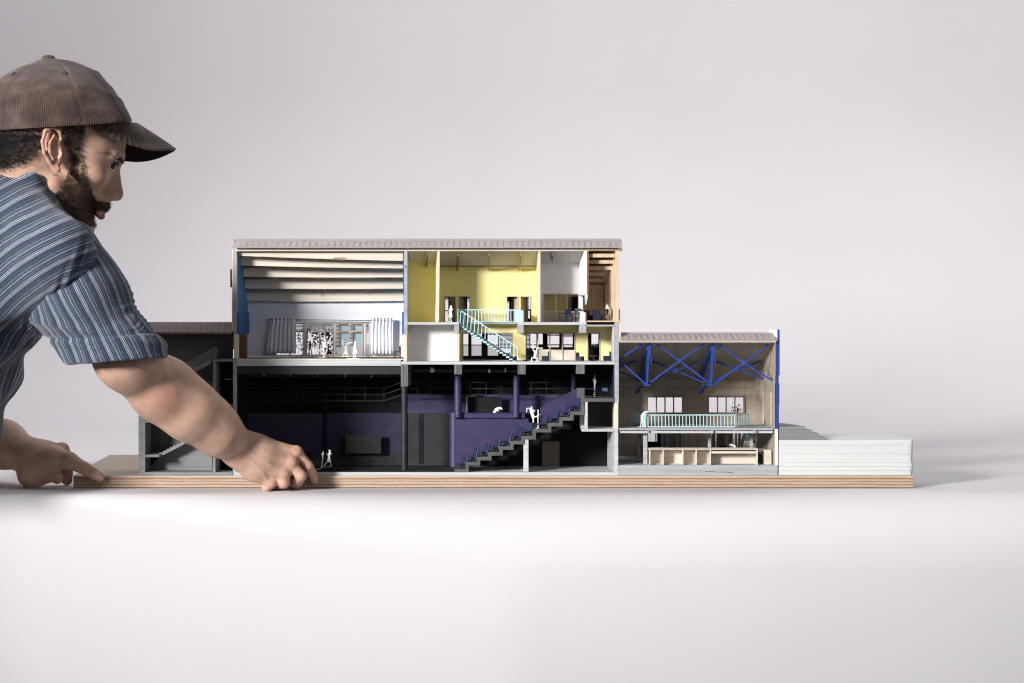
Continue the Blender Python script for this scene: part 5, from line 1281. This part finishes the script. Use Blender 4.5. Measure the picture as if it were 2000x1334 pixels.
# keep the skin under the cloth
fo_ = Field(); fo_.p = outer + [q for q in fs_.p if q[3] == 'add']
na, nb_ = H(-22, 0, -22), T(-12, 425, .12); tk = np.clip(((bv - na) @ (nb_ - na)) / ((nb_ - na) @ (nb_ - na)), 0, 1); nk = np.linalg.norm(bv - na - tk[:, None] * (nb_ - na), axis=1)
near = np.nonzero((np.abs(bv[:, 1] + .2) < .30) & (bpx < 330) & (((bv - hemC) @ hemN) < -.002) & ~((loc0[:, 2] > -130) & (loc0[:, 0] > -12) & (np.abs(loc0[:, 1]) < 64)) & (nk > .080) & (loc0[:, 2] < -40))[0]
for it in range(3):
    q = bv[near]; dd = fo_.ev(q); e = .001
    gr = np.stack([fo_.ev(q + e * np.eye(3)[k]) - fo_.ev(q - e * np.eye(3)[k]) for k in range(3)], 1); gr /= np.linalg.norm(gr, axis=1, keepdims=True) + 1e-9
    sd_ = ((q - hemC) @ hemN); mrg = np.interp(sd_, [-.03, -.004], [.010, .0035])
    bv[near] = q - gr * np.clip(dd + mrg, 0, .04)[:, None]
me_ = body.data; me_.vertices.foreach_set('co', bv.astype(np.float32).ravel()); me_.update()
sv = smooth(sv, sf, 2)
def cyl_coords(v):
    up = np.array([0, 1.0, 0]); u = np.cross(dirS, up); u /= np.linalg.norm(u); w_ = np.cross(u, dirS)
    p = v - SA; return p @ dirS, np.arctan2(p @ u, -(p @ w_)), p @ u
# creases of the sleeve: gathered rucks on the inside of the elbow, long drag folds, a turned cuff
def vnoise(p, sc, seed=0):
    r_ = np.random.default_rng(seed); g = r_.random((32, 32, 32)); q = p * sc + 100; i = np.floor(q).astype(int); f = q - i; f = f * f * (3 - 2 * f); o = 0
    for dx in (0, 1):
        for dy in (0, 1):
            for dz in (0, 1):
                w8 = (f[:, 0] if dx else 1 - f[:, 0]) * (f[:, 1] if dy else 1 - f[:, 1]) * (f[:, 2] if dz else 1 - f[:, 2])
                o = o + w8 * g[(i[:, 0] + dx) % 32, (i[:, 1] + dy) % 32, (i[:, 2] + dz) % 32]
    return o * 2 - 1
sn = normals(sv, sf); t_ax, ang, uu = cyl_coords(sv); spx_, spy_ = px_of(sv)
L_ = np.linalg.norm(SB - SA)
edge = np.clip((spx_ - (spy_ - 455) * .5 - 150) / 45, 0, 1) * np.clip((spy_ - 520) / 50, 0, 1) * np.clip((668 - spy_) / 22, 0, 1)
ruck = np.sin((spy_ + .35 * spx_ + 22 * vnoise(sv, 24, 2)) * 2 * math.pi / 12.5)
d = .0015 * edge * ruck * (.6 + .7 * vnoise(sv, 40, 21)) + .0030 * vnoise(sv, 22, 1) + .0012 * vnoise(sv, 60, 4)
drag = np.exp(-((spy_ - 600 - (spx_ - 150) * .42) / 9) ** 2) * np.clip((spx_ - 120) / 40, 0, 1); d += .0035 * drag
drag2 = np.exp(-((spy_ - 640 - (spx_ - 130) * .20) / 8) ** 2); d += .0030 * drag2
hem = np.clip((spy_ - (664 - (spx_ - 130) * .07) + 3 * vnoise(sv, 30, 8)) / 3.0, 0, 1); d += .0022 * hem - .0022 * np.exp(-((spy_ - 661 + (spx_ - 130) * .07) / 4) ** 2)
sv = sv + sn * d[:, None]
s_att = ang * .066
tn = normals(tv, tf); tpx, tpy = px_of(tv)
td = .004 * vnoise(tv, 14, 3) + .0012 * vnoise(tv, 45, 5)
# pull folds running from the shoulder, stacked gathers beside the seam, folds under the arm
rad = np.hypot(tpx - 317, tpy - 909)
td += .0016 * np.sin((tpx * .8 + tpy * .25) * 2 * math.pi / 17) * np.exp(-((tpy - (628 - (tpx - 70) * 1.45)) / 26) ** 2) * (tpx < 205) * (tpx > 40)
td += .006 * np.sin((tpy * .9 + tpx * .55 + 12 * vnoise(tv, 12, 6)) * 2 * math.pi / 75) * np.clip((tpy - 600) / 60, 0, 1)
tv = tv + tn * td[:, None]
t_att = rad * U
def stripes():
    m, t, b = nt('striped_cotton')
    at = t.nodes.new('ShaderNodeAttribute'); at.attribute_name = 'stripe'; al = t.nodes.new('ShaderNodeAttribute'); al.attribute_name = 'along'
    def math_(op, a, c=None, v=None):
        n = t.nodes.new('ShaderNodeMath'); n.operation = op
        t.links.new(a, n.inputs[0])
        if c is not None: t.links.new(c, n.inputs[1])
        if v is not None: n.inputs[1].default_value = v
        return n.outputs[0]
    f = math_('FRACT', math_('DIVIDE', at.outputs['Fac'], v=.0290))
    W0, W1 = (.40, .43, .49), (.19, .225, .30); B0, B1, B2 = (.053, .072, .112), (.037, .050, .082), (.078, .103, .155)
    st = [(0, B0), (.05, B1), (.165, B1), (.175, W0), (.192, W0), (.20, B2), (.25, B2), (.258, W0), (.288, W0), (.297, B2), (.345, B2), (.353, W0), (.37, W0), (.378, B1), (.47, B1), (.475, W1), (.492, W1), (.497, B0), (.64, B0), (.645, W0), (.667, W0), (.672, B2), (.80, B0), (.83, W1), (.846, W1), (.85, B1), (1, B0)]
    r = rampn(t, f, st)
    # woven dashes: threads broken along the stripe, plus weave
    dash = math_('SINE', math_('MULTIPLY', al.outputs['Fac'], v=2 * math.pi / .0034))
    d2 = math_('SINE', math_('MULTIPLY', at.outputs['Fac'], v=2 * math.pi / .0021))
    wv = math_('MULTIPLY', dash, d2)
    n = noise(t, 260, 4, coords(t))
    sm_ = math_('ADD', math_('MULTIPLY', wv, v=.16), math_('MULTIPLY', n.outputs['Fac'], v=.7))
    rw = rampn(t, sm_, [(.12, (.62, .62, .62)), (.6, (1.25, 1.25, 1.25))])
    mx = t.nodes.new('ShaderNodeMix'); mx.data_type = 'RGBA'; mx.blend_type = 'MULTIPLY'; mx.inputs[0].default_value = 1
    t.links.new(r.outputs[0], mx.inputs[6]); t.links.new(rw.outputs[0], mx.inputs[7])
    t.links.new(mx.outputs[2], b.inputs['Base Color']); b.inputs['Roughness'].default_value = .95; b.inputs['Specular IOR Level'].default_value = .1
    b.inputs['Sheen Weight'].default_value = .25
    bump(t, b, sm_, .8, .0009); return m
M['cotton'] = stripes()
shirt = mesh_obj('shirt', tv, tf, M['cotton'], person, {'stripe': t_att, 'along': np.arctan2(tpy - 909, tpx - 317) * .35})
slv = mesh_obj('sleeve', sv, sf, M['cotton'], shirt, {'stripe': s_att + .004, 'along': t_ax})
# ------------------------------------------------------------------ cap
def prof(v, tab): return np.interp(v, [t[0] for t in tab], [t[1] for t in tab])
CF = [(0, 256), (14, 254.5), (38, 243), (74, 222), (107, 190), (122, 160), (130, 132), (134, 97)]
CB = [(0, -30), (40, -30), (70, -22), (90, -8), (103, 12), (118, 42), (129, 72), (134, 95)]
CW = [(0, .088), (30, .0895), (60, .084), (90, .068), (110, .050), (122, .035), (130, .018), (134, .001)]
cy = HO[1]; NU, NV = 220, 64
uu_ = np.linspace(0, 2 * math.pi, NU, endpoint=False); cv = []; wale = []; along = []
for j in range(NV + 1):
    t = j / NV; v = 134 * math.sin(t * math.pi / 2) ** .93
    xf, xb, wd = prof(v, CF), prof(v, CB), prof(v, CW); mid = 97 + 14 * (1 - (v / 134))
    for a in uu_:
        c, s = math.cos(a), math.sin(a); rx = (xf - mid) if c > 0 else (mid - xb)
        px = mid + rx * np.sign(c) * abs(c) ** .92; y = cy + wd * np.sign(s) * abs(s) ** .92
        q = 247 - v - (px - 112) * .062 * (1 - v / 134) + 5 * (1 - v / 134) * (s < 0) * 0
        cv.append(A(px, q, y)); wale.append(a); along.append(v)
cv = np.array(cv); cf = np.array([[j * NU + i, j * NU + (i + 1) % NU, (j + 1) * NU + (i + 1) % NU, (j + 1) * NU + i] for j in range(NV) for i in range(NU)])
wale = np.array(wale); along = np.array(along)
cn = normals(cv, cf); 
seamA = np.array([-math.pi / 2 + .32, -math.pi / 2 - .75, -math.pi / 2 + 1.05, math.pi / 2, 0, math.pi, math.pi / 2 - 1.05, math.pi / 2 + 1.05])
sd = np.min(np.abs((wale[:, None] - seamA[None] + math.pi) % (2 * math.pi) - math.pi), 1)
cd = .0030 * vnoise(cv, 20, 12) * (along < 125) + .0014 * vnoise(cv, 55, 13) - .0012 * np.exp(-(sd / .025) ** 2) * (along < 128) + .0014 * np.exp(-((along - 5) / 3.5) ** 2)
cd += .0022 * np.exp(-((along - 62 + 16 * np.sin(wale * 2.2)) / 9) ** 2) * (np.sin(wale) < 0)
cv = cv + cn * cd[:, None]
def corduroy():
    m, t, b = nt('brown_corduroy')
    at = t.nodes.new('ShaderNodeAttribute'); at.attribute_name = 'wale'; al = t.nodes.new('ShaderNodeAttribute'); al.attribute_name = 'along'
    w_ = t.nodes.new('ShaderNodeMath'); w_.operation = 'MULTIPLY'; w_.inputs[1].default_value = 1.0; t.links.new(at.outputs['Fac'], w_.inputs[0])
    sn_ = t.nodes.new('ShaderNodeMath'); sn_.operation = 'SINE'; t.links.new(w_.outputs[0], sn_.inputs[0])
    n1 = noise(t, 26, 5, coords(t)); n2 = noise(t, 500, 3, coords(t))
    base = rampn(t, n1.outputs['Fac'], [(.30, (.050, .033, .029)), (.5, (.083, .055, .046)), (.70, (.150, .101, .082))])
    r = rampn(t, sn_.outputs[0], [(0, (.70, .68, .67)), (.5, (.97, .97, .97)), (1, (1.14, 1.14, 1.14))]); 
    mr = t.nodes.new('ShaderNodeMapRange'); mr.inputs[1].default_value = -1; t.links.new(sn_.outputs[0], mr.inputs[0]); t.links.new(mr.outputs[0], r.inputs[0])
    mx = t.nodes.new('ShaderNodeMix'); mx.data_type = 'RGBA'; mx.blend_type = 'MULTIPLY'; mx.inputs[0].default_value = 1
    t.links.new(base.outputs[0], mx.inputs[6]); t.links.new(r.outputs[0], mx.inputs[7])
    m2 = t.nodes.new('ShaderNodeMix'); m2.data_type = 'RGBA'; m2.blend_type = 'OVERLAY'; m2.inputs[0].default_value = .4; t.links.new(mx.outputs[2], m2.inputs[6]); t.links.new(n2.outputs['Color'], m2.inputs[7])
    t.links.new(m2.outputs[2], b.inputs['Base Color']); b.inputs['Roughness'].default_value = .9; b.inputs['Sheen Weight'].default_value = .35; b.inputs['Specular IOR Level'].default_value = .15
    bump(t, b, sn_.outputs[0], .5, .0008); return m
M['cord'] = corduroy()
# wales: evenly spaced on the widest girth
cap = mesh_obj('cap', cv, cf, M['cord'], person, {'wale': wale * 250.0, 'along': along * U})
b = MB(); tpc = A(95, 113, cy)
bm = bmesh.new(); bmesh.ops.create_uvsphere(bm, u_segments=20, v_segments=12, radius=1); bmesh.ops.scale(bm, verts=bm.verts, vec=(.0098, .0098, .0052)); bmesh.ops.translate(bm, verts=bm.verts, vec=tuple(tpc + np.array([0, 0, -.0006])))
b.v = [tuple(v.co) for v in bm.verts]; b.f = [tuple(v.index for v in f.verts) for f in bm.faces]; bm.free()
b.build('cap_button', card('brown_cord_button', (.11, .075, .06), stretch=(300, 300, 300)), cap, smooth=True)
for (ep, eq) in ((125.5, 143.5), (27, 144)):
    i = np.argmin(np.where(cv[:, 1] < cy, (px_of(cv)[0] - ep) ** 2 + (px_of(cv)[1] - eq) ** 2, 1e9)); c, n = cv[i], normals(cv, cf)[i]
    b = MB().cyl(c - n * .001, c + n * .0007, .0042, 14, .0034); b.build('eyelet', 'navy', cap, smooth=True)
# peak
NI, NJ = 60, 22; pv = []; pw = []; pa = []
ROLL = math.radians(4); PIT = math.radians(29)
for j in range(NJ + 1):
    t = j / NJ
    for i in range(NI + 1):
        a = (i / NI * 2 - 1) * 1.32
        ix = 112 * U * 0 + (prof(4, CF) - 111) * U * 1.04 * abs(math.cos(a)) ** .92; iy = .0885 * math.sin(a) * .985
        ext_ = .067 * max(0, math.cos(a / 1.32 * math.pi / 2)) ** .62
        x = ix + ext_ * t * math.cos(PIT); y = iy * (1 - .18 * t); z = -ext_ * t * math.sin(PIT) - .072 * (y / .0885) ** 2 * min(1, .12 + 1.5 * t) * math.cos(a / 1.32 * math.pi / 2) ** .5 * (1 if y < 0 else 1.25) - .004 * t * t
        y2 = y * math.cos(ROLL) + z * math.sin(ROLL) * 0; z2 = z - y * math.sin(ROLL) * t ** .8
        o = A(111, 237, cy); pv.append(o + RZ @ np.array([x, y2, z2])); pw.append(y / .0021 * 2 * math.pi * .62); pa.append(t)
pf = np.array([[(j + 1) * (NI + 1) + i, (j + 1) * (NI + 1) + i + 1, j * (NI + 1) + i + 1, j * (NI + 1) + i] for j in range(NJ) for i in range(NI)])
pv = np.array(pv)
pk = mesh_obj('cap_peak', pv, pf, M['cord'], cap, {'wale': np.array(pw), 'along': np.array(pa) * .08})
UND = card('dark_peak_lining', (.018, .014, .013)); pk.data.materials.append(UND)
md = pk.modifiers.new('thickness', 'SOLIDIFY'); md.thickness = .0034; md.offset = -1; md.material_offset = 1; md.material_offset_rim = 0
# ------------------------------------------------------------------ hair, beard, brows
HAIR, t_, b_ = nt('black_hair'); b_.inputs['Base Color'].default_value = (.010, .008, .008, 1); b_.inputs['Roughness'].default_value = .38; b_.inputs['Specular IOR Level'].default_value = .5
BRD, t_, b_ = nt('brown_beard_hair'); b_.inputs['Roughness'].default_value = .45
hi_ = t_.nodes.new('ShaderNodeHairInfo'); rp = rampn(t_, hi_.outputs['Random'], [(0, (.015, .010, .007)), (.55, (.040, .023, .015)), (1, (.12, .07, .042))]); t_.links.new(rp.outputs[0], b_.inputs['Base Color'])
ARMH, t_, b_ = nt('fine_arm_hair'); b_.inputs['Base Color'].default_value = (.16, .09, .055, 1); b_.inputs['Roughness'].default_value = .5
bv2 = bv; bn2 = normals(bv2, bf)
loc = (bv2 - HO) @ HR / mm                          # head millimetres
headm = (np.abs(loc[:, 0]) < 140) & (loc[:, 2] > -125) & (np.abs(loc[:, 1]) < 100)
lm = loc.copy(); lm[:, 1] = -np.abs(lm[:, 1]); mir = HO + lm * mm @ HR.T
mpx, mpy = px_of(mir)
def strands(name, mask, count, length, curl, radius, mat, down=.4, back=0., npt=7, lift=.6, seed=1, fwd=None):
    r_ = np.random.default_rng(seed); cand = np.nonzero(mask)[0]
    if len(cand) == 0: print('no roots', name); return
    roots = r_.choice(cand, count); p0 = bv2[roots] + r_.normal(0, .0006, (count, 3)); n = bn2[roots]
    dirn = n * lift + np.array([0, 0, -1.]) * down + np.array([-1., 0, 0]) * back + r_.normal(0, .22, (count, 3))
    dirn -= n * np.minimum((dirn * n).sum(1), 0)[:, None] * 1.0
    dirn /= np.linalg.norm(dirn, axis=1, keepdims=True)
    a1 = np.cross(dirn, r_.normal(0, 1, (count, 3))); a1 /= np.linalg.norm(a1, axis=1, keepdims=True); a2 = np.cross(dirn, a1)
    ln_ = length * r_.uniform(.6, 1.2, count); ph = r_.uniform(0, 6.28, count); tw = r_.uniform(.7, 1.5, count) * np.sign(r_.normal(0, 1, count)); pts = np.zeros((count, npt, 3))
    for k in range(npt):
        t = k / (npt - 1); c = curl * t ** .7 * ln_; th = ph + tw * 5.5 * t
        pts[:, k] = p0 - n * .001 + dirn * (ln_ * t)[:, None] * (1 - .25 * curl * t) + a1 * (c * (np.cos(th) - np.cos(ph)))[:, None] + a2 * (c * (np.sin(th) - np.sin(ph)))[:, None]
    hc = bpy.data.hair_curves.new(name); hc.add_curves([npt] * count)
    hc.attributes['position'].data.foreach_set('vector', pts.astype(np.float32).ravel()) if 'position' in hc.attributes else hc.position_data.foreach_set('vector', pts.astype(np.float32).ravel())
    ra = hc.attributes.get('radius') or hc.attributes.new('radius', 'FLOAT', 'POINT')
    ra.data.foreach_set('value', np.tile(radius * np.linspace(1, .35, npt), count).astype(np.float32))
    hc.materials.append(mat); o = bpy.data.objects.new(name, hc); COL.objects.link(o); attach(o, person); return o
noear = (np.abs(loc[:, 1]) < 71) & ~inpoly(mpx, mpy, [(86, 244), (120, 240), (126, 300), (118, 342), (96, 340), (82, 290)])
noear2 = (np.abs(loc[:, 1]) < 79) & ~inpoly(mpx, mpy, [(84, 244), (119, 240), (125, 300), (118, 342), (96, 342), (80, 290)])
beardP = [(163, 296), (168, 330), (172, 352), (181, 376), (187, 391), (197, 389), (214, 393.5), (215, 404), (206, 410), (197, 409), (189, 411), (181, 424), (186, 440), (150, 435), (106, 382), (122, 355), (139, 325), (143, 298), (131, 289), (120, 246), (158, 246)]
inb = headm & noear & inpoly(mpx, mpy, beardP) & (loc[:, 0] > 0)
strands('beard', inb & (mpy > 300), 11000, .0062, .32, .00020, BRD, down=.75, back=.05, lift=.55, seed=2)
hairP = [(-90, 262), (104, 250), (90, 258), (80, 285), (66, 304), (40, 318), (-10, 326), (-90, 335)]
noear = (np.abs(loc[:, 1]) < 71) & ~inpoly(mpx, mpy, [(86, 244), (120, 240), (126, 300), (118, 342), (96, 340), (82, 290)])
strands('hair', headm & noear2 & (loc[:, 0] < 20) & inpoly(mpx, mpy, hairP), 6500, .015, .5, .00024, HAIR, down=.55, back=.25, lift=.55, seed=3, npt=10)
strands('sideburn', headm & noear2 & (loc[:, 0] > -5) & inpoly(mpx, mpy, [(118, 240), (166, 240), (166, 256), (160, 280), (152, 312), (136, 312), (134, 290), (124, 272)]), 2000, .0075, .4, .00020, HAIR, down=.9, lift=.35, seed=4, npt=8)
for s in (-1, 1):
    ay = np.abs(loc[:, 1]); ebm = headm & (np.abs(loc[:, 2] - np.interp(ay, [8, 22, 40, 60], [31, 35, 35, 27])) < np.interp(ay, [8, 40, 60], [4.2, 4.2, 1.5])) & (loc[:, 1] * s > 8) & (ay < 60) & (loc[:, 0] > 55)
    strands('eyebrow', ebm, 800, .0062, .10, .00019, HAIR, down=.1, back=.9, lift=.12, seed=6)
    lsh = headm & (np.abs(loc[:, 2] - 20.5) < 1.6) & (np.abs(loc[:, 1] - 31 * s) < 13) & (loc[:, 0] > 86)
    strands('eyelash', lsh, 170, .0050, .1, .00019, HAIR, down=.25, back=-.6, lift=.8, seed=7)
armm = (bpx > 340) & (bpx < 520) & (bpy_ > 690) & (bv[:, 1] < 0)
strands('arm_hair', armm, 1100, .0065, .1, .00004, ARMH, down=.4, back=-.9, lift=.30, seed=9)
larm = (bpx > -60) & (bpx < 90) & (bpy_ > 810) & (bpy_ < 905)
strands('arm_hair', larm, 600, .008, .1, .00005, ARMH, down=.2, back=-.8, lift=.35, seed=10)
